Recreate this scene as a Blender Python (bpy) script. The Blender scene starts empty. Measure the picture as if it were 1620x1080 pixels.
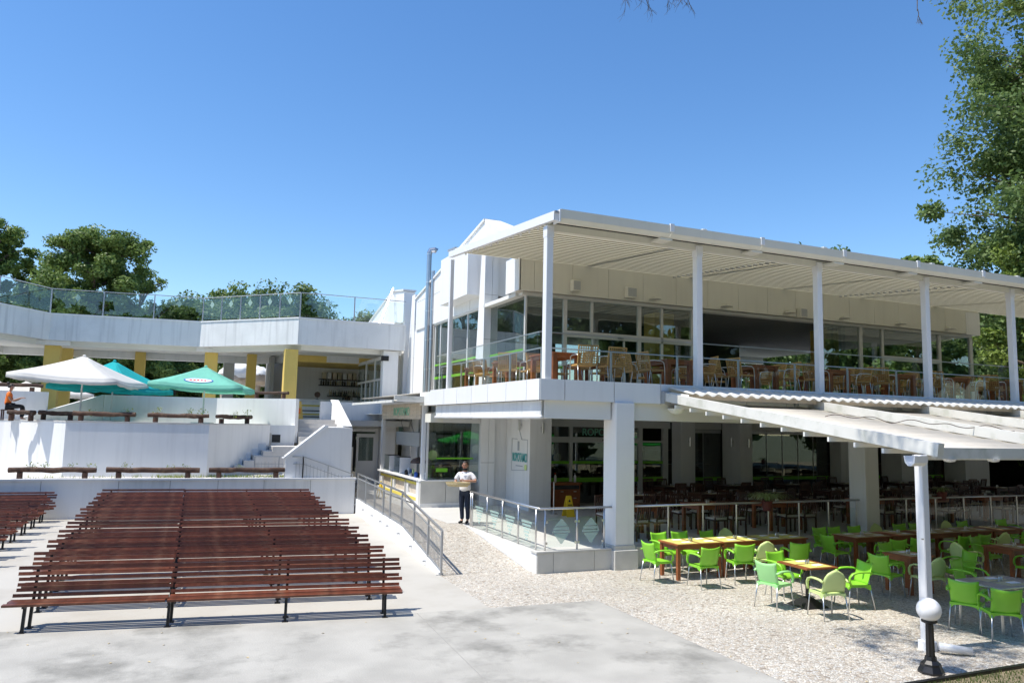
import bpy, bmesh, math, random
import numpy as np
from mathutils import Vector, Matrix, Euler

random.seed(7)
RNG = np.random.default_rng(7)
S = bpy.context.scene
COL = S.collection
PI = math.pi

# ------------------------------------------------------------------ camera
cam_d = bpy.data.cameras.new('camera')
cam = bpy.data.objects.new('camera', cam_d)
COL.objects.link(cam)
cam_d.sensor_width = 36.0
cam_d.lens = 26.668
cam_d.clip_start = 0.05
cam_d.clip_end = 2000
_y, _p, _r = 0.410727, 0.109118, 0.020872
fw = Vector((math.sin(_y) * math.cos(_p), math.cos(_y) * math.cos(_p), math.sin(_p)))
r0 = Vector((math.cos(_y), -math.sin(_y), 0))
u0 = r0.cross(fw)
rt = math.cos(_r) * r0 + math.sin(_r) * u0
up = -math.sin(_r) * r0 + math.cos(_r) * u0
cam.matrix_world = Matrix(((rt.x, up.x, -fw.x, 0), (rt.y, up.y, -fw.y, 0), (rt.z, up.z, -fw.z, 3.2), (0, 0, 0, 1)))
S.camera = cam

# ------------------------------------------------------------------ light
SUN_TO = Vector((-0.49, 0.03, 1.0)).normalized()
SUN_EL = math.asin(SUN_TO.z)
SUN_AZ = math.atan2(SUN_TO.x, SUN_TO.y)          # clockwise from +Y
world = bpy.data.worlds.new('World')
S.world = world
world.use_nodes = True
wn = world.node_tree
wn.nodes.clear()
sky = wn.nodes.new('ShaderNodeTexSky')
sky.sky_type = 'NISHITA'
sky.sun_disc = False
sky.sun_elevation = SUN_EL
sky.sun_rotation = SUN_AZ
sky.altitude = 0
sky.air_density = 1.0
sky.dust_density = 0.2
sky.ozone_density = 2.0
bg = wn.nodes.new('ShaderNodeBackground')
bg.inputs['Strength'].default_value = 0.145
wo = wn.nodes.new('ShaderNodeOutputWorld')
hs = wn.nodes.new('ShaderNodeHueSaturation')
hs.inputs['Saturation'].default_value = 1.24
hs.inputs['Hue'].default_value = 0.503
hs.inputs['Value'].default_value = 0.90
wn.links.new(sky.outputs[0], hs.inputs['Color'])
wn.links.new(hs.outputs[0], bg.inputs[0])
wn.links.new(bg.outputs[0], wo.inputs[0])
sun_d = bpy.data.lights.new('sun', 'SUN')
sun_d.energy = 3.9
sun_d.angle = math.radians(0.53)
sun_d.color = (1.0, 0.945, 0.85)
sun = bpy.data.objects.new('sun', sun_d)
COL.objects.link(sun)
sun.rotation_euler = SUN_TO.to_track_quat('Z', 'Y').to_euler()
S.view_settings.view_transform = 'Standard'
S.view_settings.look = 'None'
S.view_settings.exposure = 0.62
S.view_settings.gamma = 1
S.view_settings.use_curve_mapping = False
S.render.engine = 'CYCLES'
S.cycles.max_bounces = 8
S.cycles.transparent_max_bounces = 16

# ------------------------------------------------------------------ materials
def _new(name):
    m = bpy.data.materials.new(name)
    m.use_nodes = True
    nt = m.node_tree
    nt.nodes.clear()
    out = nt.nodes.new('ShaderNodeOutputMaterial')
    return m, nt, out

def mat(name, col, rough=0.7, metal=0.0, var=0.12, scale=3.0, bump=0.0, bscale=40.0, streak=0.0,
        col2=None, stain=None, stain_amt=0.0, stain_scale=0.6, objvar=0.0, spec=0.5, coords='Object'):
    m, nt, out = _new(name)
    N, L = nt.nodes, nt.links
    b = N.new('ShaderNodeBsdfPrincipled')
    b.inputs['Roughness'].default_value = rough
    b.inputs['Metallic'].default_value = metal
    b.inputs['Specular IOR Level'].default_value = spec
    L.new(b.outputs[0], out.inputs[0])
    geo = N.new('ShaderNodeNewGeometry')
    tc = N.new('ShaderNodeTexCoord')
    vec = geo.outputs['Position'] if coords == 'World' else tc.outputs['Object']
    n1 = N.new('ShaderNodeTexNoise')
    n1.inputs['Scale'].default_value = scale
    n1.inputs['Detail'].default_value = 6
    L.new(vec, n1.inputs['Vector'])
    c2 = col2 or tuple(c * (1 - var) for c in col)
    mx = N.new('ShaderNodeMix'); mx.data_type = 'RGBA'
    mr = N.new('ShaderNodeMapRange')
    mr.inputs[1].default_value = 0.35; mr.inputs[2].default_value = 0.65
    L.new(n1.outputs['Fac'], mr.inputs[0])
    L.new(mr.outputs[0], mx.inputs[0])
    mx.inputs[6].default_value = (*col, 1); mx.inputs[7].default_value = (*c2, 1)
    cur = mx.outputs[2]
    if streak > 0:
        mp = N.new('ShaderNodeMapping'); mp.inputs['Scale'].default_value = (5, 5, 0.35)
        L.new(geo.outputs['Position'], mp.inputs[0])
        n2 = N.new('ShaderNodeTexNoise'); n2.inputs['Scale'].default_value = 1.0; n2.inputs['Detail'].default_value = 5
        L.new(mp.outputs[0], n2.inputs['Vector'])
        r2 = N.new('ShaderNodeMapRange'); r2.inputs[1].default_value = 0.5; r2.inputs[2].default_value = 0.75
        r2.inputs[4].default_value = streak
        L.new(n2.outputs['Fac'], r2.inputs[0])
        m2 = N.new('ShaderNodeMix'); m2.data_type = 'RGBA'
        L.new(r2.outputs[0], m2.inputs[0]); L.new(cur, m2.inputs[6])
        m2.inputs[7].default_value = (*[c * 0.45 for c in col], 1)
        cur = m2.outputs[2]
    if stain:
        n3 = N.new('ShaderNodeTexNoise'); n3.inputs['Scale'].default_value = stain_scale; n3.inputs['Detail'].default_value = 9
        n3.inputs['Roughness'].default_value = 0.65
        L.new(vec, n3.inputs['Vector'])
        r3 = N.new('ShaderNodeMapRange'); r3.inputs[1].default_value = 0.5; r3.inputs[2].default_value = 0.66
        r3.inputs[4].default_value = stain_amt
        L.new(n3.outputs['Fac'], r3.inputs[0])
        m3 = N.new('ShaderNodeMix'); m3.data_type = 'RGBA'
        L.new(r3.outputs[0], m3.inputs[0]); L.new(cur, m3.inputs[6]); m3.inputs[7].default_value = (*stain, 1)
        cur = m3.outputs[2]
    if objvar > 0:
        oi = N.new('ShaderNodeObjectInfo')
        r4 = N.new('ShaderNodeMapRange'); r4.inputs[3].default_value = 1 - objvar; r4.inputs[4].default_value = 1 + objvar
        L.new(oi.outputs['Random'], r4.inputs[0])
        m4 = N.new('ShaderNodeVectorMath'); m4.operation = 'SCALE'
        L.new(cur, m4.inputs[0]); L.new(r4.outputs[0], m4.inputs['Scale'])
        cur = m4.outputs[0]
    L.new(cur, b.inputs['Base Color'])
    if bump > 0:
        n5 = N.new('ShaderNodeTexNoise'); n5.inputs['Scale'].default_value = bscale; n5.inputs['Detail'].default_value = 4
        L.new(vec, n5.inputs['Vector'])
        bp = N.new('ShaderNodeBump'); bp.inputs['Strength'].default_value = bump; bp.inputs['Distance'].default_value = 0.01
        L.new(n5.outputs['Fac'], bp.inputs['Height']); L.new(bp.outputs[0], b.inputs['Normal'])
    return m

def glass_mat(name, tint, ior=1.5, boost=0.0):
    m, nt, out = _new(name)
    N, L = nt.nodes, nt.links
    t = N.new('ShaderNodeBsdfTransparent'); t.inputs[0].default_value = (*tint, 1)
    g = N.new('ShaderNodeBsdfGlossy'); g.inputs['Roughness'].default_value = 0.0; g.inputs[0].default_value = (0.95, 1, 0.98, 1)
    # Schlick reflectance that is the same on both sides of the thin pane
    f0 = ((ior - 1) / (ior + 1)) ** 2 * 1.9 + boost
    geo = N.new('ShaderNodeNewGeometry')
    dt = N.new('ShaderNodeVectorMath'); dt.operation = 'DOT_PRODUCT'
    L.new(geo.outputs['Normal'], dt.inputs[0]); L.new(geo.outputs['Incoming'], dt.inputs[1])
    ab = N.new('ShaderNodeMath'); ab.operation = 'ABSOLUTE'; L.new(dt.outputs['Value'], ab.inputs[0])
    om = N.new('ShaderNodeMath'); om.operation = 'SUBTRACT'; om.inputs[0].default_value = 1.0; L.new(ab.outputs[0], om.inputs[1])
    pw = N.new('ShaderNodeMath'); pw.operation = 'POWER'; pw.inputs[1].default_value = 5.0; L.new(om.outputs[0], pw.inputs[0])
    a = N.new('ShaderNodeMath'); a.operation = 'MULTIPLY_ADD'; a.inputs[1].default_value = 1 - f0; a.inputs[2].default_value = f0; a.use_clamp = True
    L.new(pw.outputs[0], a.inputs[0])
    x = N.new('ShaderNodeMixShader')
    L.new(a.outputs[0], x.inputs[0]); L.new(t.outputs[0], x.inputs[1]); L.new(g.outputs[0], x.inputs[2])
    L.new(x.outputs[0], out.inputs[0])
    return m

def leaf_mat(name, c1, c2, trans=0.35):
    m, nt, out = _new(name)
    N, L = nt.nodes, nt.links
    geo = N.new('ShaderNodeNewGeometry')
    n = N.new('ShaderNodeTexNoise'); n.inputs['Scale'].default_value = 0.55; n.inputs['Detail'].default_value = 3
    L.new(geo.outputs['Position'], n.inputs['Vector'])
    ad = N.new('ShaderNodeMath'); ad.operation = 'MULTIPLY_ADD'; ad.inputs[1].default_value = 0.75; ad.inputs[2].default_value = 0
    L.new(geo.outputs['Random Per Island'], ad.inputs[0])
    a2 = N.new('ShaderNodeMath'); a2.operation = 'ADD'
    mr = N.new('ShaderNodeMapRange'); mr.inputs[1].default_value = 0.35; mr.inputs[2].default_value = 0.65; mr.inputs[4].default_value = 0.5
    L.new(n.outputs['Fac'], mr.inputs[0])
    L.new(mr.outputs[0], a2.inputs[0]); L.new(ad.outputs[0], a2.inputs[1])
    mx = N.new('ShaderNodeMix'); mx.data_type = 'RGBA'; mx.clamp_factor = True
    L.new(a2.outputs[0], mx.inputs[0])
    mx.inputs[6].default_value = (*c1, 1); mx.inputs[7].default_value = (*c2, 1)
    b = N.new('ShaderNodeBsdfPrincipled'); b.inputs['Roughness'].default_value = 0.55
    L.new(mx.outputs[2], b.inputs['Base Color'])
    t = N.new('ShaderNodeBsdfTranslucent'); L.new(mx.outputs[2], t.inputs[0])
    x = N.new('ShaderNodeMixShader'); x.inputs[0].default_value = trans
    L.new(b.outputs[0], x.inputs[1]); L.new(t.outputs[0], x.inputs[2]); L.new(x.outputs[0], out.inputs[0])
    return m

def fabric_mat(name, col, trans=0.35, var=0.08):
    m = mat(name, col, rough=0.85, var=var, scale=6, spec=0.2)
    nt = m.node_tree; N, L = nt.nodes, nt.links
    b = [n for n in N if n.type == 'BSDF_PRINCIPLED'][0]
    out = [n for n in N if n.type == 'OUTPUT_MATERIAL'][0]
    t = N.new('ShaderNodeBsdfTranslucent'); t.inputs[0].default_value = (*col, 1)
    x = N.new('ShaderNodeMixShader'); x.inputs[0].default_value = trans
    L.new(b.outputs[0], x.inputs[1]); L.new(t.outputs[0], x.inputs[2]); L.new(x.outputs[0], out.inputs[0])
    return m

def pebble_mat():
    m, nt, out = _new('pebble_aggregate')
    N, L = nt.nodes, nt.links
    geo = N.new('ShaderNodeNewGeometry')
    nz = N.new('ShaderNodeTexNoise'); nz.inputs['Scale'].default_value = 9; nz.inputs['Detail'].default_value = 2
    L.new(geo.outputs['Position'], nz.inputs['Vector'])
    dv = N.new('ShaderNodeMix'); dv.data_type = 'RGBA'; dv.inputs[0].default_value = 0.03
    L.new(geo.outputs['Position'], dv.inputs[6]); L.new(nz.outputs['Color'], dv.inputs[7])
    v = N.new('ShaderNodeTexVoronoi'); v.inputs['Scale'].default_value = 27
    L.new(dv.outputs[2], v.inputs['Vector'])
    sp = N.new('ShaderNodeSeparateColor'); L.new(v.outputs['Color'], sp.inputs[0])
    cr = N.new('ShaderNodeValToRGB')
    e = cr.color_ramp.elements
    e[0].position = 0; e[0].color = (0.24, 0.20, 0.16, 1)
    e[1].position = 1; e[1].color = (0.80, 0.75, 0.66, 1)
    for p, c in ((0.12, (0.42, 0.36, 0.29)), (0.3, (0.54, 0.47, 0.38)), (0.5, (0.60, 0.57, 0.50)), (0.7, (0.56, 0.55, 0.52)), (0.85, (0.62, 0.56, 0.48))):
        q = e.new(p); q.color = (*c, 1)
    L.new(sp.outputs[0], cr.inputs[0])
    ve = N.new('ShaderNodeTexVoronoi'); ve.feature = 'DISTANCE_TO_EDGE'; ve.inputs['Scale'].default_value = 27
    L.new(dv.outputs[2], ve.inputs['Vector'])
    mr = N.new('ShaderNodeMapRange'); mr.inputs[1].default_value = 0.02; mr.inputs[2].default_value = 0.12
    L.new(ve.outputs['Distance'], mr.inputs[0])
    mx = N.new('ShaderNodeMix'); mx.data_type = 'RGBA'
    L.new(mr.outputs[0], mx.inputs[0]); mx.inputs[6].default_value = (0.34, 0.31, 0.265, 1); L.new(cr.outputs[0], mx.inputs[7])
    big = N.new('ShaderNodeTexNoise'); big.inputs['Scale'].default_value = 0.5; big.inputs['Detail'].default_value = 5
    L.new(geo.outputs['Position'], big.inputs['Vector'])
    rb = N.new('ShaderNodeMapRange'); rb.inputs[1].default_value = 0.3; rb.inputs[2].default_value = 0.7; rb.inputs[3].default_value = 0.86; rb.inputs[4].default_value = 1.08
    L.new(big.outputs['Fac'], rb.inputs[0])
    sc = N.new('ShaderNodeVectorMath'); sc.operation = 'SCALE'
    L.new(mx.outputs[2], sc.inputs[0]); L.new(rb.outputs[0], sc.inputs['Scale'])
    b = N.new('ShaderNodeBsdfPrincipled'); b.inputs['Roughness'].default_value = 0.8
    L.new(sc.outputs[0], b.inputs['Base Color'])
    bp = N.new('ShaderNodeBump'); bp.inputs['Strength'].default_value = 0.6; bp.inputs['Distance'].default_value = 0.012
    L.new(mr.outputs[0], bp.inputs['Height']); L.new(bp.outputs[0], b.inputs['Normal'])
    L.new(b.outputs[0], out.inputs[0])
    return m

M = {}
M['plaster'] = mat('white_plaster', (0.80, 0.80, 0.79), 0.85, var=0.05, scale=0.8, streak=0.17, bump=0.35, bscale=30, coords='World')
M['panel'] = mat('white_panel', (0.82, 0.82, 0.81), 0.45, var=0.03, scale=1.0, streak=0.11, objvar=0.02, coords='World')
M['weathered'] = mat('weathered_white_concrete', (0.79, 0.79, 0.77), 0.9, var=0.08, scale=0.7, streak=0.45, bump=0.5, bscale=25,
                     stain=(0.58, 0.58, 0.56), stain_amt=0.4, stain_scale=0.4, coords='World')
M['soffit'] = mat('white_soffit', (0.76, 0.76, 0.72), 0.8, var=0.05, scale=0.6, coords='World')
M['cream'] = mat('cream_plaster', (0.74, 0.72, 0.63), 0.8, var=0.06, scale=0.7, streak=0.1, coords='World')
M['aluwhite'] = mat('white_painted_metal', (0.80, 0.80, 0.80), 0.35, var=0.03, scale=2)
M['aludirty'] = mat('dirty_white_paint', (0.74, 0.73, 0.68), 0.5, var=0.1, scale=1.5, stain=(0.35, 0.38, 0.28), stain_amt=0.35, stain_scale=3)
M['plaza'] = mat('pale_plaza_concrete', (0.47, 0.45, 0.405), 0.9, var=0.07, scale=0.5, bump=0.3, bscale=60,
                 stain=(0.36, 0.33, 0.28), stain_amt=0.45, stain_scale=0.5, coords='World')
M['apron'] = mat('worn_stage_concrete', (0.43, 0.415, 0.375), 0.9, var=0.18, scale=1.3, bump=0.5, bscale=45,
                 stain=(0.19, 0.185, 0.165), stain_amt=0.85, stain_scale=0.6, coords='World')
M['pebble'] = pebble_mat()
M['stone'] = mat('stone_tile', (0.60, 0.59, 0.55), 0.5, var=0.12, scale=2.5, objvar=0.05, coords='World')
M['terracefloor'] = mat('pale_floor_tile', (0.60, 0.59, 0.56), 0.5, var=0.06, scale=1.2, coords='World')
M['stair'] = mat('pale_stair_stone', (0.62, 0.60, 0.57), 0.7, var=0.15, scale=2, stain=(0.4, 0.38, 0.36), stain_amt=0.4, coords='World')
M['wood'] = mat('red_brown_varnished_wood', (0.145, 0.042, 0.020), 0.36, var=0.45, scale=5, objvar=0.45,
                stain=(0.24, 0.12, 0.07), stain_amt=0.5, stain_scale=3, bump=0.4, bscale=25)
M['blacksteel'] = mat('black_painted_steel', (0.012, 0.012, 0.014), 0.4, var=0.2)
M['steel'] = mat('stainless_steel', (0.62, 0.62, 0.62), 0.28, metal=0.9, var=0.05)
M['greymetal'] = mat('galvanised_steel', (0.48, 0.49, 0.50), 0.45, metal=0.6, var=0.1)
M['alu'] = mat('aluminium_tube', (0.62, 0.63, 0.64), 0.3, metal=0.8, var=0.05)
M['lime'] = mat('lime_plastic', (0.27, 0.64, 0.045), 0.38, var=0.08, scale=4, objvar=0.1)
M['mint'] = mat('mint_plastic', (0.38, 0.76, 0.30), 0.38, var=0.05)
M['palelime'] = mat('pale_lime_plastic', (0.66, 0.80, 0.32), 0.4, var=0.08, objvar=0.1)
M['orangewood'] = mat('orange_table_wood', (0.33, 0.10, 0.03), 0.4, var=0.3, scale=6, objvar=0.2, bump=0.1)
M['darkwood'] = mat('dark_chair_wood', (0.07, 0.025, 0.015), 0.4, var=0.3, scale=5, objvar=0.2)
M['cushion'] = mat('cream_cushion', (0.55, 0.50, 0.42), 0.9, var=0.1)
M['wicker'] = mat('tan_wicker', (0.56, 0.31, 0.10), 0.6, var=0.25, scale=20, objvar=0.2, bump=0.3, bscale=90)
M['paper'] = mat('white_paper', (0.82, 0.83, 0.86), 0.8, var=0.03)
M['placemat'] = mat('yellow_green_placemat', (0.62, 0.60, 0.16), 0.8, var=0.1)
M['placemat_pale'] = mat('beige_placemat', (0.56, 0.50, 0.30), 0.8, var=0.1)
M['yellow'] = mat('ochre_yellow_paint', (0.74, 0.53, 0.14), 0.7, var=0.08, scale=1.2, streak=0.1, coords='World')
M['yellowtrim'] = mat('yellow_trim', (0.72, 0.60, 0.10), 0.5, var=0.05)
M['greenstrip'] = mat('green_film_strip', (0.16, 0.48, 0.02), 0.5, var=0.03)
M['turq'] = fabric_mat('turquoise_canvas', (0.34, 0.76, 0.64), 0.5, 0.10)
M['cyan'] = fabric_mat('cyan_canvas', (0.04, 0.58, 0.60), 0.4, 0.12)
M['whitecanvas'] = fabric_mat('white_canvas', (0.80, 0.79, 0.76), 0.3)
M['greencanvas'] = fabric_mat('green_canvas', (0.03, 0.42, 0.05), 0.3)
M['awning'] = fabric_mat('cream_pvc_fabric', (0.76, 0.71, 0.62), 0.2)
M['pergola'] = fabric_mat('cream_pergola_fabric', (0.88, 0.86, 0.76), 0.45)
M['polycarb'] = fabric_mat('white_corrugated_sheet', (0.80, 0.79, 0.74), 0.15)
M['bark'] = mat('grey_brown_bark', (0.16, 0.125, 0.09), 0.95, var=0.4, scale=6, bump=0.8, bscale=18)
M['log'] = mat('dark_stained_log', (0.085, 0.040, 0.024), 0.75, var=0.5, scale=8, objvar=0.3, bump=0.8, bscale=22,
               stain=(0.19, 0.12, 0.07), stain_amt=0.5, stain_scale=5)
M['leaf'] = leaf_mat('oak_leaf', (0.075, 0.135, 0.030), (0.22, 0.31, 0.075))
M['leaf2'] = leaf_mat('dark_leaf', (0.06, 0.11, 0.03), (0.16, 0.24, 0.065))
M['leaf3'] = leaf_mat('bright_leaf', (0.08, 0.14, 0.02), (0.24, 0.32, 0.06))
M['weed'] = leaf_mat('weed_leaf', (0.10, 0.20, 0.03), (0.35, 0.38, 0.06))
M['palmleaf'] = leaf_mat('spider_plant_leaf', (0.20, 0.32, 0.08), (0.60, 0.64, 0.34))
M['grass'] = leaf_mat('grass_blade', (0.05, 0.11, 0.02), (0.16, 0.20, 0.05))
M['soil'] = mat('dry_soil', (0.26, 0.21, 0.13), 0.95, var=0.35, scale=4, bump=0.6, bscale=20, stain=(0.09, 0.13, 0.04), stain_amt=0.6, stain_scale=1.2, coords='World')
M['ground'] = mat('dry_ground', (0.16, 0.17, 0.09), 0.95, var=0.4, scale=0.6, coords='World')
M['rock'] = mat('brown_limestone', (0.42, 0.34, 0.26), 0.95, var=0.4, scale=1.2, bump=1.0, bscale=6, stain=(0.70, 0.68, 0.64), stain_amt=0.6, stain_scale=0.9, coords='World')
M['rocktop'] = mat('white_painted_rock', (0.78, 0.77, 0.74), 0.9, var=0.12, scale=3, bump=1.0, bscale=8)
M['dark'] = mat('dark_painted_shade', (0.035, 0.035, 0.035), 0.8, var=0.2, coords='World')
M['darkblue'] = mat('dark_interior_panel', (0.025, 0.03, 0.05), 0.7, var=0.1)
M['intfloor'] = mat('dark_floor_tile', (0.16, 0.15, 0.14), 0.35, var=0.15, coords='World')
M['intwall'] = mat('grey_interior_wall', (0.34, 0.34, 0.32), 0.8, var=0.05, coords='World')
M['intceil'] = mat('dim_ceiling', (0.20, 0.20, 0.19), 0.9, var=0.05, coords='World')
M['framegrey'] = mat('white_window_frame', (0.66, 0.66, 0.64), 0.4, var=0.03)
M['taupe'] = mat('taupe_pier', (0.50, 0.47, 0.42), 0.6, var=0.05)
M['boardwood'] = mat('bleached_board', (0.62, 0.54, 0.44), 0.75, var=0.2, scale=5, objvar=0.08, bump=0.3)
M['letter'] = mat('green_lettering', (0.20, 0.50, 0.36), 0.6, var=0.05)
M['teal'] = mat('teal_lettering', (0.10, 0.42, 0.42), 0.6, var=0.05)
M['greyprint'] = mat('grey_print', (0.40, 0.42, 0.45), 0.7, var=0.05)
M['frost'] = mat('frosted_film', (0.50, 0.68, 0.62), 0.7, var=0.05)
def see_through(m, amt):
    nt = m.node_tree; N, L = nt.nodes, nt.links
    b = [n for n in N if n.type == 'BSDF_PRINCIPLED'][0]; out = [n for n in N if n.type == 'OUTPUT_MATERIAL'][0]
    t = N.new('ShaderNodeBsdfTransparent'); x = N.new('ShaderNodeMixShader'); x.inputs[0].default_value = amt
    L.new(b.outputs[0], x.inputs[1]); L.new(t.outputs[0], x.inputs[2]); L.new(x.outputs[0], out.inputs[0])
see_through(M['frost'], .55)
M['blueprint'] = mat('blue_print', (0.04, 0.12, 0.45), 0.6, var=0.05)
M['redprint'] = mat('red_print', (0.65, 0.03, 0.03), 0.6, var=0.05)
M['globe'] = mat('opal_globe', (0.86, 0.86, 0.87), 0.25, var=0.01)
M['skin'] = mat('skin', (0.50, 0.27, 0.18), 0.5, var=0.08)
M['shirt'] = mat('white_shirt', (0.80, 0.80, 0.84), 0.85, var=0.05, bump=0.4, bscale=20)
M['jeans'] = mat('dark_blue_jeans', (0.018, 0.028, 0.055), 0.85, var=0.3, scale=8)
M['blackcloth'] = mat('black_cloth', (0.012, 0.012, 0.014), 0.85)
M['hair'] = mat('dark_hair', (0.02, 0.014, 0.010), 0.5)
M['orangecloth'] = mat('orange_vest', (0.90, 0.20, 0.02), 0.8)
M['basket'] = mat('straw_basket', (0.62, 0.50, 0.28), 0.8, var=0.2, scale=20)
M['signyellow'] = mat('yellow_plastic', (0.90, 0.62, 0.03), 0.4, var=0.03)
M['chrome'] = mat('bright_flue_steel', (0.50, 0.51, 0.53), 0.30, metal=1.0, var=0.05)
M['shade'] = fabric_mat('grey_lampshade', (0.42, 0.42, 0.40), 0.2)
M['brownshade'] = mat('brown_lampshade', (0.10, 0.06, 0.045), 0.6)
M['terracotta'] = mat('dark_red_pot', (0.16, 0.04, 0.03), 0.7)
M['glass'] = glass_mat('railing_glass', (0.94, 0.97, 0.96), 1.2)
M['winglass'] = glass_mat('window_glass', (0.78, 0.82, 0.81), 1.45, 0.04)
M['greenglass'] = glass_mat('blue_green_glass', (0.91, 0.955, 0.96), 1.38, 0.005)
M['bottle'] = mat('bottle_glass', (0.06, 0.04, 0.03), 0.15, var=0.5, objvar=0.8)
M['bottlepale'] = mat('pale_bottle', (0.45, 0.40, 0.28), 0.2, objvar=0.5)
M['mortar'] = mat('grey_joint', (0.33, 0.32, 0.30), 0.9)
M['slat'] = mat('shadow_toned_roof_bar', (0.34, 0.31, 0.22), 0.6, var=0.05, scale=1.5)  # bar colour darkened to paint in the shadow gaps between pleats
M['cloth'] = mat('purple_grey_cloth', (0.20, 0.18, 0.24), 0.9)

# ------------------------------------------------------------------ mesh helpers
class MB:
    def __init__(s): s.v = []; s.f = []
    def add(s, vs, fs):
        o = len(s.v); s.v += [tuple(v) for v in vs]; s.f += [tuple(i + o for i in f) for f in fs]; return s
    def box(s, x0, y0, z0, x1, y1, z1):
        if x0 > x1: x0, x1 = x1, x0
        if y0 > y1: y0, y1 = y1, y0
        if z0 > z1: z0, z1 = z1, z0
        return s.add([(x0, y0, z0), (x1, y0, z0), (x1, y1, z0), (x0, y1, z0), (x0, y0, z1), (x1, y0, z1), (x1, y1, z1), (x0, y1, z1)],
                     [(0, 3, 2, 1), (4, 5, 6, 7), (0, 1, 5, 4), (1, 2, 6, 5), (2, 3, 7, 6), (3, 0, 4, 7)])
    def bbox(s, x0, y0, z0, x1, y1, z1, b=0.01):
        """box with chamfered vertical + top edges"""
        pts = [(x0 + b, y0), (x1 - b, y0), (x1, y0 + b), (x1, y1 - b), (x1 - b, y1), (x0 + b, y1), (x0, y1 - b), (x0, y0 + b)]
        ins = [(min(max(x, x0 + b), x1 - b), min(max(y, y0 + b), y1 - b)) for x, y in pts]
        vs = [(x, y, z0) for x, y in pts] + [(x, y, z1 - b) for x, y in pts] + [(x, y, z1) for x, y in ins]
        n = 8
        fs = [tuple(range(n - 1, -1, -1)), tuple(range(2 * n, 3 * n))]
        for i in range(n):
            j = (i + 1) % n
            fs.append((i, j, n + j, n + i)); fs.append((n + i, n + j, 2 * n + j, 2 * n + i))
        return s.add(vs, fs)
    def beam(s, p, q, w, h, up=(0, 0, 1)):
        """rectangular bar from p to q, width w (sideways), height h (up)"""
        p, q = Vector(p), Vector(q); d = (q - p).normalized(); u = Vector(up)
        r = d.cross(u)
        if r.length < 1e-4: r = Vector((1, 0, 0))
        r.normalize(); u = r.cross(d)
        vs = []
        for c in (p, q):
            for a, b in ((-1, -1), (1, -1), (1, 1), (-1, 1)):
                vs.append(c + r * a * w / 2 + u * b * h / 2)
        return s.add(vs, [(0, 1, 2, 3), (7, 6, 5, 4), (0, 4, 5, 1), (1, 5, 6, 2), (2, 6, 7, 3), (3, 7, 4, 0)])
    def tube(s, pts, rad, n=8, cap=True):
        pts = [Vector(p) for p in pts]
        rs = rad if isinstance(rad, (list, tuple)) else [rad] * len(pts)
        vs = []; fs = []; prev = None
        for i, p in enumerate(pts):
            a = pts[max(i - 1, 0)]; b = pts[min(i + 1, len(pts) - 1)]
            d = (b - a).normalized() if (b - a).length > 1e-9 else Vector((0, 0, 1))
            if prev is None:
                r = d.orthogonal().normalized()
            else:
                r = prev - d * prev.dot(d)
                r = r.normalized() if r.length > 1e-6 else d.orthogonal().normalized()
            prev = r; u = d.cross(r)
            for k in range(n):
                t = 2 * PI * k / n + PI / n
                vs.append(p + (r * math.cos(t) + u * math.sin(t)) * rs[i])
        for i in range(len(pts) - 1):
            for k in range(n):
                k2 = (k + 1) % n
                fs.append((i * n + k, i * n + k2, (i + 1) * n + k2, (i + 1) * n + k))
        if cap:
            fs.append(tuple(range(n - 1, -1, -1))); o = (len(pts) - 1) * n; fs.append(tuple(range(o, o + n)))
        return s.add(vs, fs)
    def lathe(s, prof, n=16, c=(0, 0, 0)):
        vs = []; fs = []
        for r, z in prof:
            for k in range(n):
                t = 2 * PI * k / n
                vs.append((c[0] + r * math.cos(t), c[1] + r * math.sin(t), c[2] + z))
        for i in range(len(prof) - 1):
            for k in range(n):
                k2 = (k + 1) % n
                fs.append((i * n + k, i * n + k2, (i + 1) * n + k2, (i + 1) * n + k))
        fs.append(tuple(range(n - 1, -1, -1))); o = (len(prof) - 1) * n; fs.append(tuple(range(o, o + n)))
        return s.add(vs, fs)
    def prism(s, poly, z0, z1):
        """vertical prism over an XY polygon (CCW)"""
        n = len(poly)
        a = sum(poly[i][0] * poly[(i + 1) % n][1] - poly[(i + 1) % n][0] * poly[i][1] for i in range(n))
        if a < 0: poly = poly[::-1]
        vs = [(x, y, z0) for x, y in poly] + [(x, y, z1) for x, y in poly]
        fs = [tuple(range(n - 1, -1, -1)), tuple(range(n, 2 * n))]
        for i in range(n):
            j = (i + 1) % n; fs.append((i, j, n + j, n + i))
        return s.add(vs, fs)
    def slabx(s, poly, x0, x1):
        """prism of a YZ polygon between x0 and x1"""
        n = len(poly)
        vs = [(x0, y, z) for y, z in poly] + [(x1, y, z) for y, z in poly]
        fs = [tuple(range(n - 1, -1, -1)), tuple(range(n, 2 * n))]
        for i in range(n):
            j = (i + 1) % n; fs.append((i, j, n + j, n + i))
        return s.add(vs, fs)
    def slaby(s, poly, y0, y1):
        n = len(poly)
        vs = [(x, y0, z) for x, z in poly] + [(x, y1, z) for x, z in poly]
        fs = [tuple(range(n)), tuple(range(2 * n - 1, n - 1, -1))]
        for i in range(n):
            j = (i + 1) % n; fs.append((j, i, n + i, n + j))
        return s.add(vs, fs)
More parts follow.
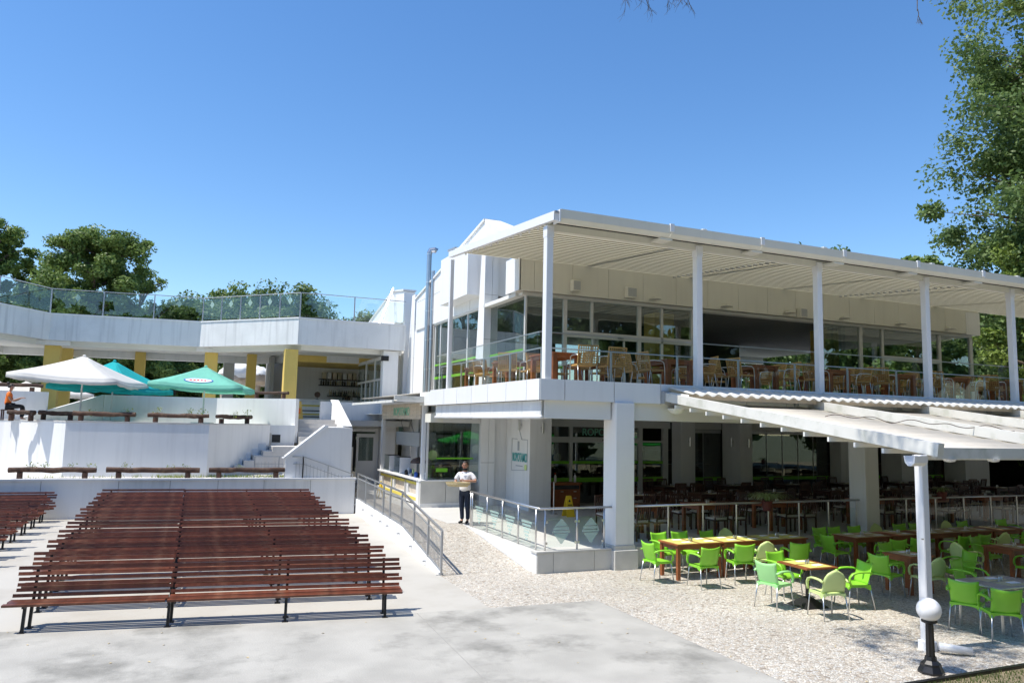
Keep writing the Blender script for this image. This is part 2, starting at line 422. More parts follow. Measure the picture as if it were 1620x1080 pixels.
    def shell(s, grid, th):
        """grid[i][j] of points -> curved sheet with thickness th"""
        R, C_ = len(grid), len(grid[0])
        P = [[Vector(p) for p in row] for row in grid]
        top = []; bot = []
        for i in range(R):
            for j in range(C_):
                du = P[min(i + 1, R - 1)][j] - P[max(i - 1, 0)][j]
                dv = P[i][min(j + 1, C_ - 1)] - P[i][max(j - 1, 0)]
                nn = du.cross(dv); nn = nn.normalized() if nn.length > 1e-9 else Vector((0, 0, 1))
                top.append(P[i][j] + nn * th / 2); bot.append(P[i][j] - nn * th / 2)
        o = R * C_; fs = []
        for i in range(R - 1):
            for j in range(C_ - 1):
                a, b, c, d = i * C_ + j, i * C_ + j + 1, (i + 1) * C_ + j + 1, (i + 1) * C_ + j
                fs.append((a, d, c, b)); fs.append((o + a, o + b, o + c, o + d))
        ring = [j for j in range(C_)] + [i * C_ + C_ - 1 for i in range(1, R)] + [(R - 1) * C_ + j for j in range(C_ - 2, -1, -1)] + [i * C_ for i in range(R - 2, 0, -1)]
        for k in range(len(ring)):
            a, b = ring[k], ring[(k + 1) % len(ring)]
            fs.append((a, b, o + b, o + a))
        return s.add(top + bot, fs)

KIDS = {}
def mesh_of(name, mb, m, smooth=False):
    me = bpy.data.meshes.new(name)
    me.from_pydata(mb.v, [], mb.f)
    if smooth:
        me.polygons.foreach_set('use_smooth', [True] * len(me.polygons))
    me.materials.append(m)
    me.update()
    return me

def link(o, parent=None):
    COL.objects.link(o)
    if parent is not None:
        o.parent = parent
        KIDS.setdefault(parent.name, []).append(o)
    return o

def obj(name, mb, m, parent=None, smooth=False, label=None, kind=None, recenter=True):
    """link mb (coordinates in the parent's frame) as one mesh object with its origin at its own centre"""
    if recenter and mb.v:
        lo = [min(v[k] for v in mb.v) for k in range(3)]; hi = [max(v[k] for v in mb.v) for k in range(3)]
        c = ((lo[0] + hi[0]) / 2, (lo[1] + hi[1]) / 2, lo[2])
        mb.v = [(v[0] - c[0], v[1] - c[1], v[2] - c[2]) for v in mb.v]
    else: c = (0, 0, 0)
    if isinstance(m, str): m = M[m]
    o = bpy.data.objects.new(name, mesh_of(name, mb, m, smooth))
    o.location = c
    link(o, parent)
    if label: o['label'] = label
    if kind: o['kind'] = kind
    return o

def inst(name, me, loc, parent, rot=(0, 0, 0)):
    o = bpy.data.objects.new(name, me); o.location = loc; o.rotation_euler = rot
    return link(o, parent)

def tag(o, label, cat, group=None):
    o['label'] = label; o['category'] = cat
    if group: o['group'] = group
    return o

def thing(name, label, cat, loc=(0, 0, 0), rz=0, group=None):
    o = bpy.data.objects.new(name, None); o.empty_display_size = 0.2
    o.location = loc; o.rotation_euler = (0, 0, rz)
    COL.objects.link(o); KIDS[o.name] = []
    return tag(o, label, cat, group)

def wpart(name, mb, m, parent, **k):
    """like obj, but mb is in world coordinates (parent has no rotation)"""
    l = parent.location
    mb.v = [(v[0] - l[0], v[1] - l[1], v[2] - l[2]) for v in mb.v]
    return obj(name, mb, m, parent, **k)

def wsub(name, mb, m, part, **k):
    """sub-part in world coordinates; part's parent has no rotation"""
    l = part.location + part.parent.location
    mb.v = [(v[0] - l[0], v[1] - l[1], v[2] - l[2]) for v in mb.v]
    return obj(name, mb, m, part, **k)

def dup(root, loc, rz=0, label=None, group=None, scale=None):
    def rec(o, parent):
        c = o.copy(); link(c, parent)
        for ch in KIDS.get(o.name, []): rec(ch, c)
        return c
    c = root.copy(); COL.objects.link(c); KIDS[c.name] = []
    for ch in KIDS.get(root.name, []): rec(ch, c)
    c.location = loc; c.rotation_euler = (0, 0, rz)
    if label: c['label'] = label
    if group: c['group'] = group
    if scale: c.scale = scale
    return c

def swap_mat(root, old, new):
    """give a thing's parts their own copy of a mesh in another material"""
    for ch in KIDS.get(root.name, []):
        if ch.type == 'MESH' and ch.data.materials and ch.data.materials[0] == M[old]:
            key = ch.data.name + new
            me = bpy.data.meshes.get(key)
            if me is None:
                me = ch.data.copy(); me.name = key; me.materials[0] = M[new]
            ch.data = me

def struct(name, mb, m, **k):
    return obj(name, mb, m, None, kind='structure', **k)

ORD = ['first', 'second', 'third', 'fourth', 'fifth', 'sixth', 'seventh', 'eighth', 'ninth', 'tenth', 'eleventh', 'twelfth',
       'thirteenth', 'fourteenth', 'fifteenth', 'sixteenth', 'seventeenth', 'eighteenth', 'nineteenth', 'twentieth',
       'twenty-first', 'twenty-second', 'twenty-third', 'twenty-fourth', 'twenty-fifth', 'twenty-sixth', 'twenty-seventh', 'twenty-eighth']

def text_obj(name, s, size, m, loc, rot, parent=None, depth=0.01, align='CENTER', sx=1.0):
    cu = bpy.data.curves.new(name, 'FONT'); cu.body = s; cu.size = size; cu.extrude = depth; cu.align_x = align; cu.align_y = 'CENTER'
    cu.offset = size * 0.012
    t = bpy.data.objects.new(name + '_tmp', cu)
    COL.objects.link(t)
    dg = bpy.context.evaluated_depsgraph_get()
    me = bpy.data.meshes.new_from_object(t.evaluated_get(dg))
    bpy.data.objects.remove(t)
    me.materials.clear(); me.materials.append(M[m])
    o = bpy.data.objects.new(name, me); o.location = loc; o.rotation_euler = rot; o.scale = (sx, 1, 1)
    return link(o, parent)

# ------------------------------------------------------------------ ground
struct('ground', MB().prism([(-400, -300), (400, -300), (400, 600), (-400, 600)], -0.6, -0.03), 'ground')
sheet = lambda poly, z: MB().prism(poly, z - 0.02, z)
struct('plaza_paving', sheet([(-40, 10), (5.22, 10), (5.22, 12.69), (5.28, 15.7), (5.9, 26.95), (-3.06, 27.5), (-40, 29.6)], 0.004), 'plaza')
struct('stage_apron', sheet([(-40, -12), (7.28, -12), (7.28, 12.59), (5.2, 12.67), (3.9, 12.75), (-2.21, 13.62), (-12, 15.02), (-40, 19.0)], 0.010), 'apron')
struct('pebble_paving', sheet([(5.2, 7.2), (60, 7.2), (60, 15.3), (7.4, 15.3), (7.4, 15.9), (5.25, 15.9)], 0.0), 'pebble')
struct('garden_soil', sheet([(7.28, -12), (60, -12), (60, 7.15), (7.28, 7.15)], 0.005), 'soil')
# joints in the apron
for i, (a, b) in enumerate([((3.4, 2), (3.9, 12.74)), ((-6, 6), (7.28, 5.6))]):
    mb = MB(); mb.beam((a[0], a[1], 0.012), (b[0], b[1], 0.012), 0.007, 0.003); struct('apron_joint', mb, 'mortar')
# kerb strip beside the soil
edg = MB(); edg.box(7.29, 7.13, -0.02, 60, 7.19, 0.05)
tag(obj('paving_edging', edg, 'blacksteel'), 'dark edging strip between the pebble paving and the garden soil', 'edging')
# grass blades on soil
mb = MB()
for i in range(9000):
    x = 8.4 + random.random() ** 1.5 * 6; y = 7.1 - random.random() ** 1.3 * 2.2
    if math.sin(x * 2.1) + math.sin(y * 3.3 + x) + random.random() * 1.2 < 0.5: continue
    h = 0.02 + random.random() * 0.05; a = random.random() * PI; dx, dy = math.cos(a) * 0.006, math.sin(a) * 0.006
    lx, ly = (random.random() - .5) * 0.04, (random.random() - .5) * 0.04
    mb.add([(x - dx, y - dy, 0.003), (x + dx, y + dy, 0.003), (x + lx, y + ly, h)], [(0, 1, 2)])
tag(obj('grass', mb, 'grass', kind='stuff'), 'short dry grass growing on the soil beyond the pebble paving', 'grass')

# ramp and raised floor
rz = lambda y: max(0.0, min(0.46, (y - 15.75) / (19.7 - 15.75) * 0.46))
mb = MB()
ys = [15.75, 16.75, 17.75, 18.75, 19.7, 22, 24.2, 28, 36]
xl = lambda y: 5.36 + (y - 15.7) * 0.0545
mb.add([(xl(y), y, rz(y) + 0.003) for y in ys] + [(7.31, y, rz(y) + 0.003) for y in ys],
       [(i, i + len(ys), i + len(ys) + 1, i + 1) for i in range(len(ys) - 1)])
struct('ramp', mb, 'pebble', recenter=False)
struct('kiosk_forecourt', sheet([(7.0, 20.2), (10.5, 20.2), (10.5, 36), (6.9, 36), (6.9, 24)], 0.470), 'terracefloor')
mb = MB()   # ramp side kerb, white
for a, b in zip(ys[:-1], ys[1:]):
    x0, x1 = xl(a), xl(b)
    mb.add([(x0 - .09, a, 0), (x0, a, 0), (x1, b, 0), (x1 - .09, b, 0), (x0 - .09, a, rz(a) + .05), (x0, a, rz(a) + .05), (x1, b, rz(b) + .05), (x1 - .09, b, rz(b) + .05)],
           [(0, 1, 5, 4), (4, 5, 6, 7), (0, 4, 7, 3), (1, 2, 6, 5), (2, 3, 7, 6)])
tag(obj('ramp_kerb', mb, 'plaster'), 'low white kerb wall along the ramp under the railing', 'kerb')
struct('terrace_platform', MB().box(7.34, 15.24, -0.02, 60, 24.4, 0.455), 'terracefloor')
struct('inner_floor', MB().box(7.34, 24.4, -0.02, 60, 40, 0.452), 'intfloor')
# stone tiles on the platform front
t = thing('platform_wall', 'low stone tiled wall under the glass railing beside the ramp', 'wall', (7.32, 15.2, 0))
xs = [7.32, 7.75, 8.38, 8.38 + .62, 9.18]
xs = [7.32, 7.72, 8.75, 9.19]
x = 9.80
segs = list(zip(xs[:-1], xs[1:]))
while x < 17.0: segs.append((x, min(x + 1.03, 17.0))); x += 1.03
x = 17.6
while x < 40: segs.append((x, x + 1.03)); x += 1.03
for a, b in segs:
    wpart('stone_tile', MB().bbox(a + .005, 15.205, 0.0, b - .005, 15.238, 0.425, 0.004), 'stone', t)
wpart('coping', MB().box(7.30, 15.19, 0.43, 9.19, 15.5, 0.468), 'stone', t)
wpart('coping', MB().box(9.79, 15.19, 0.43, 17.0, 15.5, 0.468), 'stone', t)
wpart('coping', MB().box(17.6, 15.19, 0.43, 40, 15.5, 0.468), 'stone', t)
wpart('side_wall', MB().slabx([(15.242, 0), (19.9, 0), (19.9, .462), (15.242, .462)], 7.322, 7.338), 'plaster', t)

# ================================================================== MAIN BUILDING
bld = thing('restaurant_building', 'large white two storey restaurant building with glazed facades and open terrace', 'building', (9.6, 24.4, 0))
B = lambda name, mat_, *boxes, **k: [wpart(name, _mk([b]), mat_, bld, **k) for b in boxes][-1]
def _mk(boxes):
    mb = MB()
    for b in boxes: mb.box(*b)
    return mb
# ---- terrace slab with fascia panels
B('terrace_slab', 'soffit', (7.36, 15.24, 3.77, 40, 24.5, 4.19))
B('terrace_floor', 'taupe', (7.40, 15.28, 4.192, 40, 33.5, 4.215))
x = 7.34; k = 0
edges = [7.32, 7.94, 9.23, 10.52]
while edges[-1] < 38: edges.append(edges[-1] + 1.29)
for a, b in zip(edges[:-1], edges[1:]):
    B('fascia_panel', 'panel', (a + .012, 15.19, 3.765, b - .012, 15.236, 4.235))
ye = [15.19, 15.88, 17.07, 18.27, 19.47, 20.67, 21.88, 23.20]
for a, b in zip(ye[:-1], ye[1:]):
    B('fascia_panel', 'panel', (7.30, a + .008, 3.765, 7.345, b - .008, 4.235))
B('edge_beam', 'soffit', (7.50, 15.30, 3.36, 9.2, 15.62, 3.765), (9.78, 15.30, 3.36, 17.0, 15.62, 3.765), (17.6, 15.30, 3.36, 24.8, 15.62, 3.765), (25.4, 15.30, 3.36, 40, 15.62, 3.765))
B('side_beam', 'soffit', (7.50, 15.62, 3.36, 7.80, 23.2, 3.765))
B('lower_ceiling', 'soffit', (7.80, 15.62, 3.52, 40, 40, 3.56))
# rolled blind box along the left edge
rb = thing('rolled_blind', 'long pale grey rolled side blind under the left edge of the terrace slab', 'blind', (7.40, 15.3, 3.3))
wpart('blind_fabric', MB().box(7.42, 15.35, 3.42, 7.46, 22.9, 3.755), 'weathered', rb)
mb = MB(); mb.tube([(7.42, 15.32, 3.385), (7.42, 22.95, 3.385)], 0.045, 8); wpart('bottom_bar', mb, 'aluwhite', rb, smooth=True)
for i in range(8):
    y = 16.0 + i * 0.92
    wpart('clip', MB().box(7.40, y, 3.42, 7.415, y + .03, 3.46), 'aluwhite', rb)
# ---- lower columns
def column(x0, x1, y0, y1, z0, z1, label, plinth=False, name='column', m='plaster', group='white columns carrying the upper terrace'):
    c = thing(name, label, 'column', ((x0 + x1) / 2, (y0 + y1) / 2, z0), group=group)
    if plinth:
        wpart('plinth', MB().bbox(x0 - .06, y0 - .08, 0, x1 + .06, y1 + .1, 0.43, .008), 'stone', c)
        wpart('shaft', MB().bbox(x0, y0, .53, x1, y1, z1, .012), m, c)
        wpart('base_band', MB().bbox(x0 - .02, y0 - .02, .43, x1 + .02, y1 + .02, .53, .006), 'stone', c)
    else:
        wpart('shaft', MB().bbox(x0, y0, z0, x1, y1, z1, .012), m, c)
    return c
column(9.24, 9.74, 15.12, 15.68, 0, 3.762, 'white column on a stone plinth at the end of the glass railing by the ramp', True)
column(17.04, 17.54, 15.12, 15.68, 0, 3.762, 'white column rising behind the shaded long table of green chairs', True)
column(24.84, 25.34, 15.12, 15.68, 0, 3.762, 'far right white column at the front of the shaded dining terrace', True)
B('inner_wall', 'plaster', (9.97, 24.26, .46, 11.2, 24.5, 3.515))
sc = column(10.43, 11.22, 22.35, 24.25, .46, 3.515, 'wide white pillar carrying the painted restaurant sign', name='sign_pillar', group=None)
column(17.35, 18.0, 23.75, 24.35, .46, 3.515, 'shaded inner column right of the entrance doors with speaker on it')
column(19.75, 20.35, 23.3, 24.35, .46, 3.515, 'shaded inner column with two wall lamps in the dining terrace')
column(25.4, 26.1, 23.75, 24.35, .46, 3.515, 'dim inner column just left of the tall front column')
column(28.4, 29.4, 23.3, 24.35, .46, 3.515, 'dim inner column just right of the tall front column')
column(32.4, 34.0, 23.3, 24.35, .46, 3.515, 'broad dim inner column beside the bright opening at far right')
# ---- lower glazed facade along Y=24.4
B('facade_head', 'framegrey', (12.0, 24.36, 3.17, 17.3, 24.5, 3.515))
B('inner_wall', 'plaster', (11.2, 23.95, .46, 12.0, 24.5, 3.515))
for a, b in ((12.02, 12.18), (12.96, 13.08), (15.88, 16.05), (16.98, 17.2)):
    B('mullion', 'framegrey', (a, 24.36, .46, b, 24.5, 3.17))
B('transom', 'framegrey', (12.18, 24.37, 2.61, 12.96, 24.49, 2.81), (13.08, 24.37, 2.61, 15.88, 24.49, 2.81))
B('transom', 'framegrey', (16.05, 24.38, 2.64, 16.98, 24.48, 2.70))
for a, b in ((12.18, 12.96), (13.08, 15.88)):
    B('pane', 'winglass', (a, 24.42, 2.81, b, 24.43, 3.17))
for a, b in ((11.25, 12.02), (12.18, 12.96), (13.08, 14.46), (14.48, 15.88), (16.05, 16.98)):
    B('pane', 'winglass', (a + .003, 24.42, .46, b - .003, 24.43, 2.61 if a > 12 else 3.17))
    B('green_strip', 'greenstrip', (a, 24.395, 1.85, b, 24.405, 1.95))
    B('green_strip', 'greenstrip', (a, 24.395, 1.20, b, 24.405, 1.36))
B('door_sensor', 'blacksteel', (14.3, 24.33, 2.68, 14.5, 24.36, 2.74))
for a, b in ((18.02, 19.73), (20.37, 25.38), (26.12, 28.38), (29.42, 32.38)):
    B('facade_head', 'framegrey', (a, 24.36, 3.17, b, 24.5, 3.515))
    n = max(2, round((b - a) / 0.85)); w = (b - a) / n
    for i in range(n):
        B('pane', 'winglass', (a + i * w + .008, 24.42, .46, a + (i + 1) * w - .008, 24.43, 3.16))
        B('green_strip', 'greenstrip', (a + i * w + .008, 24.395, 1.20, a + (i + 1) * w - .008, 24.405, 1.33))
        B('pane_rail', 'greymetal', (a + i * w + .008, 24.40, 3.03, a + (i + 1) * w - .008, 24.414, 3.16))
        if i: B('mullion', 'greymetal', (a + i * w - .006, 24.40, .46, a + i * w + .006, 24.44, 3.03))
text_obj('sign_letters', 'ROPOTAMO', 0.36, 'letter', (14.47, 24.40, 2.98), (PI / 2, 0, 0), None, 0.008, sx=0.98)
tag(bpy.data.objects['sign_letters'], 'green outlined ROPOTAMO lettering on the glass above the entrance doors', 'lettering')
# interior ground floor
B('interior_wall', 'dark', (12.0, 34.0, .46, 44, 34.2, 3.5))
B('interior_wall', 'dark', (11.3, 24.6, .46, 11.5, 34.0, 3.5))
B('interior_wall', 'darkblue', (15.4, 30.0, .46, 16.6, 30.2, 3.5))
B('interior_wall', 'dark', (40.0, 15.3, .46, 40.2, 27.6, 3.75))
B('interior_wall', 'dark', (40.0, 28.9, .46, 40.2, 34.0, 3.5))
B('low_wall', 'plaster', (48.0, 30.0, 0, 48.3, 44.0, 1.6))
B('bar_shelf', 'darkwood', (21, 33.6, 1.5, 26, 33.95, 1.54), (21, 33.6, 2.0, 26, 33.95, 2.04), (21, 33.6, .46, 26, 33.95, .5))
for b_ in ((18, 30, .46, 24, 30.7, 1.5), (30, 29, .46, 36, 29.6, 1.55), (36.5, 28, .46, 37.4, 28.6, 2.3)): B('service_counter', 'darkwood', b_)
# ---- kiosk glass corner wall (Y=24.2)
B('tiled_wall', 'stone', (7.37, 24.12, .46, 8.22, 24.32, 1.30), (8.235, 24.12, .46, 9.08, 24.32, 1.30))
B('wall_coping', 'panel', (7.34, 24.08, 1.302, 9.1, 24.36, 1.345))
B('skirting', 'panel', (7.36, 24.10, .46, 9.08, 24.118, .60))
B('pane', 'winglass', (7.62, 24.22, 1.35, 9.40, 24.23, 3.22))
B('window_head', 'framegrey', (7.55, 24.18, 3.22, 9.42, 24.28, 3.36))
B('green_strip', 'greenstrip', (7.9, 24.20, 2.02, 9.2, 24.21, 2.07), (7.9, 24.20, 1.60, 8.3, 24.21, 1.72))
B('head_block', 'cream', (7.38, 23.3, 3.22, 7.8, 23.9, 3.5))
B('mullion', 'framegrey', (7.56, 24.2, 1.35, 7.62, 24.26, 3.22))
# ---- upper storey, front facade
zf0, zf1 = 7.32, 8.36
fe = [9.36, 9.86, 11.2]
while fe[-1] < 30.2: fe.append(min(fe[-1] + 1.32, 30.42))
for a, b in zip(fe[:-1], fe[1:]):
    B('upper_fascia_panel', 'cream', (a + .006, 21.0, zf0, b - .006, 21.06, zf1))
B('upper_fascia_core', 'cream', (9.40, 21.062, zf0 + .01, 30.40, 21.5, zf1))
B('upper_fascia_side', 'panel', (9.34, 21.0, zf0, 9.395, 22.05, 8.4))
B('upper_fascia_core', 'cream', (10.45, 21.5, 7.33, 10.7, 24.2, 8.5))
B('room_ceiling', 'intceil', (9.75, 21.52, 7.24, 30.2, 33.6, 7.30))
B('upper_soffit', 'soffit', (9.55, 21.2, 7.22, 30.2, 21.5, 7.315))
B('roof_slab', 'panel', (10.4, 21.5, 8.25, 30.3, 34, 8.45))
B('roof_edge', 'panel', (29.6, 20.98, 7.30, 30.44, 21.56, 8.22))
B('window_sill', 'framegrey', (9.7, 21.28, 4.22, 16.0, 21.40, 4.30), (21.7, 21.28, 4.22, 30.3, 21.40, 4.30))
ms = [(9.70, .06), (11.05, .12), (13.84, .12), (16.0, .14), (21.68, .1), (23.9, .14), (25.08, .1), (28.3, .14), (30.2, .16)]
for x, w in ms:
    B('mullion', 'framegrey', (x, 21.28, 4.30, x + w, 21.40, 7.22))
B('mullion', 'framegrey', (12.05, 21.29, 6.20, 12.13, 21.39, 7.22), (14.76, 21.29, 4.3, 14.84, 21.39, 7.22))
B('mullion', 'framegrey', (13.3, 21.3, 4.3, 13.34, 21.38, 6.0), (12.10, 21.3, 4.3, 12.14, 21.38, 6.0))
B('transom', 'framegrey', (11.17, 21.29, 6.02, 16.0, 21.41, 6.22), (25.18, 21.29, 6.02, 28.3, 21.41, 6.2))
B('door_sensor', 'blacksteel', (13.05, 21.24, 6.08, 13.25, 21.28, 6.13))
panes = [(9.76, 11.05, 4.3, 7.22), (11.17, 12.10, 4.3, 6.02), (12.14, 13.30, 4.3, 6.02), (13.34, 13.84, 4.3, 6.02), (11.17, 12.05, 6.22, 7.22), (12.13, 13.84, 6.22, 7.22),
         (13.96, 14.76, 4.3, 6.02), (13.96, 14.76, 6.22, 7.22), (14.84, 16.0, 4.3, 7.22), (21.78, 23.9, 4.3, 7.22), (24.04, 25.08, 4.3, 7.22),
         (25.18, 28.3, 4.3, 6.02), (25.18, 28.3, 6.2, 7.22), (28.44, 30.2, 4.3, 7.22)]
for a, b, z0, z1 in panes:
    B('pane', 'winglass', (a + .004, 21.33, z0, b - .004, 21.34, z1))
# folded glass stacks at the sides of the open bay
for x in (16.25, 16.42, 16.59, 22.55, 22.75, 22.95, 23.15):
    B('folded_pane', 'greenglass', (x, 21.3, 4.25, x + .012, 22.0, 7.2))
# chamfered glass left wall of upper room (X = 9.7) up to the fin
B('pane', 'winglass', (9.70, 21.36, 4.3, 9.71, 22.8, 7.2), (9.70, 22.82, 4.3, 9.71, 24.15, 7.2))
B('window_head', 'soffit', (9.45, 21.5, 7.2, 9.72, 24.2, 7.32))
B('green_strip', 'greenstrip', (9.685, 21.4, 4.95, 9.695, 24.15, 5.05), (9.76, 21.325, 4.98, 11.05, 21.328, 5.08), (9.685, 21.4, 5.5, 9.695, 24.15, 5.56))
# interior of the upper room
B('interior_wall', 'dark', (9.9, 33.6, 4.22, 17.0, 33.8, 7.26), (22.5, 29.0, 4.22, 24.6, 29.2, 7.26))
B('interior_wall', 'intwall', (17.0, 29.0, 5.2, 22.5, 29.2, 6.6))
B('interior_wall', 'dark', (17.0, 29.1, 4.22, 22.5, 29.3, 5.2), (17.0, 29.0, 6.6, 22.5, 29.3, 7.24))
B('interior_column', 'darkblue', (16.9, 25, 4.22, 18.1, 26.2, 7.26))
B('interior_column', 'yellow', (15.2, 22.3, 4.22, 16.0, 23.0, 7.26))
B('interior_column', 'yellow', (23.4, 22.6, 4.22, 24.2, 23.3, 7.26))
B('back_window_frame', 'framegrey', (24.0, 33.6, 4.22, 30.2, 33.75, 4.9), (24.0, 33.6, 6.9, 30.2, 33.75, 7.26), (26.0, 33.62, 4.9, 26.12, 33.73, 6.9), (28.2, 33.62, 4.9, 28.32, 33.73, 6.9))
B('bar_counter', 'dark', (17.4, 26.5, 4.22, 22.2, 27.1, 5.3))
# ---- big white gable wall (X = 9.6) with window strip, fins and boxes
prof = [(24.62, 7.34), (33.0, 7.34), (33.0, 8.75), (24.66, 10.38)]
mb = MB(); mb.slabx(prof, 9.6, 9.9); wpart('gable_wall', mb, 'panel', bld)
mb = MB()    # solid sloping front block of the gable
mb.add([(9.58, 24.64, 10.46), (10.2, 24.64, 10.46), (11.7, 21.55, 8.9), (9.58, 21.55, 8.9), (9.58, 24.64, 9.2), (10.2, 24.64, 9.2), (11.7, 21.55, 8.7), (9.58, 21.55, 8.7)],
       [(0, 3, 2, 1), (3, 7, 6, 2), (0, 4, 7, 3), (1, 2, 6, 5), (0, 1, 5, 4), (4, 5, 6, 7)])
wpart('gable_front', mb, 'panel', bld)
mb = MB(); mb.add([(9.54, 24.645, 10.48), (10.2, 24.645, 10.48), (10.2, 33.05, 8.84), (9.54, 33.05, 8.84), (9.54, 24.645, 10.40), (10.2, 24.645, 10.40), (10.2, 33.05, 8.76), (9.54, 33.05, 8.76)],
       [(0, 1, 2, 3), (0, 3, 7, 4), (4, 7, 6, 5), (1, 5, 6, 2), (0, 4, 5, 1), (3, 2, 6, 7)])
wpart('gable_coping', mb, 'panel', bld)
B('gable_box', 'panel', (9.02, 24.75, 7.72, 9.60, 27.8, 9.5))
B('gable_box', 'panel', (9.97, 24.25, 7.66, 10.42, 24.62, 9.3))
# panel joints of the gable wall: thin dark strips on the face
for y, z1 in ((26.0, 10.1), (28.4, 9.65), (30.8, 9.15)):
    B('panel_joint', 'mortar', (9.596, y, 7.36, 9.602, y + .015, z1))
B('panel_joint', 'mortar', (9.596, 27.82, 8.6, 9.602, 32.9, 8.612))
def fin(x0, x1, y0, yt, yb, zt, name='fin'):
    mb = MB(); xm = x0 + (x1 - x0) * .55
    mb.slabx([(y0, .46), (yb, .46), (yt, zt), (y0, zt)], x0, xm - .006); wpart(name, mb, 'panel', bld)
    mb = MB(); mb.slabx([(y0, .46), (yb, .46), (yt, zt), (y0, zt)], xm + .006, x1); wpart(name, mb, 'panel', bld)
    for z in (1.9, 4.6, 6.1, 7.66):
        if z < zt: B('fin_joint', 'mortar', (x0 + .01, y0 - .002, z, x1 - .01, y0 + .003, z + .012))
fin(9.45, 9.96, 24.16, 24.5, 25.35, 9.4)
fin(9.62, 10.26, 33.3, 33.8, 34.9, 9.05)
B('pier', 'taupe', (9.62, 30.35, .46, 10.2, 30.9, 7.33))
B('window_head', 'soffit', (9.64, 24.6, 7.28, 9.95, 30.4, 7.335))
for y0, y1 in ((24.7, 26.4), (26.45, 28.2), (28.25, 29.6), (29.65, 30.3)):
    B('pane', 'winglass', (9.70, y0, 4.3, 9.71, y1, 7.27))
    B('pane', 'winglass', (9.70, y0, .5, 9.71, y1, 3.5))
    B('mullion', 'framegrey', (9.68, y1 - .03, 4.22, 9.76, y1 + .06, 7.28))
    B('green_strip', 'greenstrip', (9.685, y0, 5.0, 9.695, y1, 5.1), (9.685, y0, 5.55, 9.695, y1, 5.62))
B('spandrel', 'panel', (9.62, 24.6, 3.5, 9.75, 33, 4.22))
B('side_wall', 'plaster', (9.66, 30.9, .46, 9.9, 33.3, 7.34))
# second block beyond the fin
mb = MB(); mb.slabx([(34.5, 7.9), (48, 7.9), (48, 7.95), (44.5, 8.0), (36.6, 9.62), (34.5, 9.35)], 9.42, 9.95); wpart('rear_gable_wall', mb, 'panel', bld)
mb = MB(); mb.slabx([(34.45, 9.36), (36.6, 9.63), (44.5, 8.02), (44.5, 8.1), (36.6, 9.72), (34.45, 9.45)], 9.36, 10.0); wpart('roof_trim', mb, 'framegrey', bld)
B('rear_wall', 'plaster', (9.5, 34.5, 3.26, 9.9, 48, 7.9))
B('rear_wall', 'plaster', (8.42, 34.0, .46, 9.12, 34.4, 6.44))
B('rear_wall', 'cream', (9.12, 34.9, .46, 9.5, 35.0, 7.9))
B('passage_shadow_sheet', 'dark', (9.13, 35.0, .46, 9.49, 35.1, 6.3))  # dark slab whose colour stands in for the passage's shade
for (y0, y1) in ((34.4, 35.5), (35.65, 37.3), (37.5, 39.2)):      # sliding doors of the bar
    B('bar_door_pane', 'winglass', (8.43, y0, 3.26, 8.44, y1, 5.1))
    B('bar_door_pane', 'winglass', (8.43, y0, 5.2, 8.44, y1, 6.05))
    B('bar_door_frame', 'framegrey', (8.40, y0 - .13, 3.26, 8.50, y0, 6.1), (8.40, y0, 5.1, 8.50, y1, 5.2), (8.40, y0, 6.05, 8.50, y1, 6.2))
    B('bar_door_stile', 'framegrey', (8.41, (y0 + y1) / 2 - .03, 3.26, 8.49, (y0 + y1) / 2 + .03, 5.1))
# ---- pergola over the upper terrace
pg = thing('terrace_pergola', 'long white pergola with pleated cream fabric roof over the upper terrace', 'pergola', (7.5, 15.2, 4.23))
uz = lambda y: 7.72 + (y - 15.2) * 0.078
XE = 36.0
for x in (7.53, 11.70, 15.68, 19.85, 23.68, 27.7, 31.7, 35.7):
    wpart('post', MB().bbox(x - .085, 15.22, 4.236, x + .085, 15.40, 7.62, .01), 'aluwhite', pg)
    wpart('post_bracket', MB().box(x - .09, 15.205, 7.48, x + .09, 15.41, 7.74), 'aluwhite', pg)
mb = MB(); mb.bbox(7.36, 21.72, 4.236, 7.48, 21.84, 8.2, .01); wpart('post', mb, 'aluwhite', pg)
mb = MB(); mb.beam((7.44, 14.75, uz(14.75) + .16), (7.44, 22.0, uz(22.0) + .16), .13, .2); wpart('side_beam', mb, 'aluwhite', pg)
mb = MB(); mb.beam((7.44, 14.72, uz(14.72) + .245), (7.44, 15.9, uz(15.9) + .245), .10, .05); wpart('beam_cap', mb, 'greymetal', pg)
mb = MB(); mb.beam((7.42, 21.4, uz(21.4) + .28), (7.42, 22.1, uz(22.1) + .28), .10, .07); wpart('beam_cap', mb, 'greymetal', pg)
for x in (11.7, 15.68, 19.85, 23.68, 27.7, 31.7, 35.9):
    mb = MB(); mb.beam((x, 15.0, uz(15.0) + .34), (x, 21.1, uz(21.1) + .34), .12, .16); wpart('roof_beam', mb, 'aluwhite', pg)
wpart('front_beam', MB().box(7.51, 15.26, 7.64, XE, 15.44, 7.86), 'cream', pg)
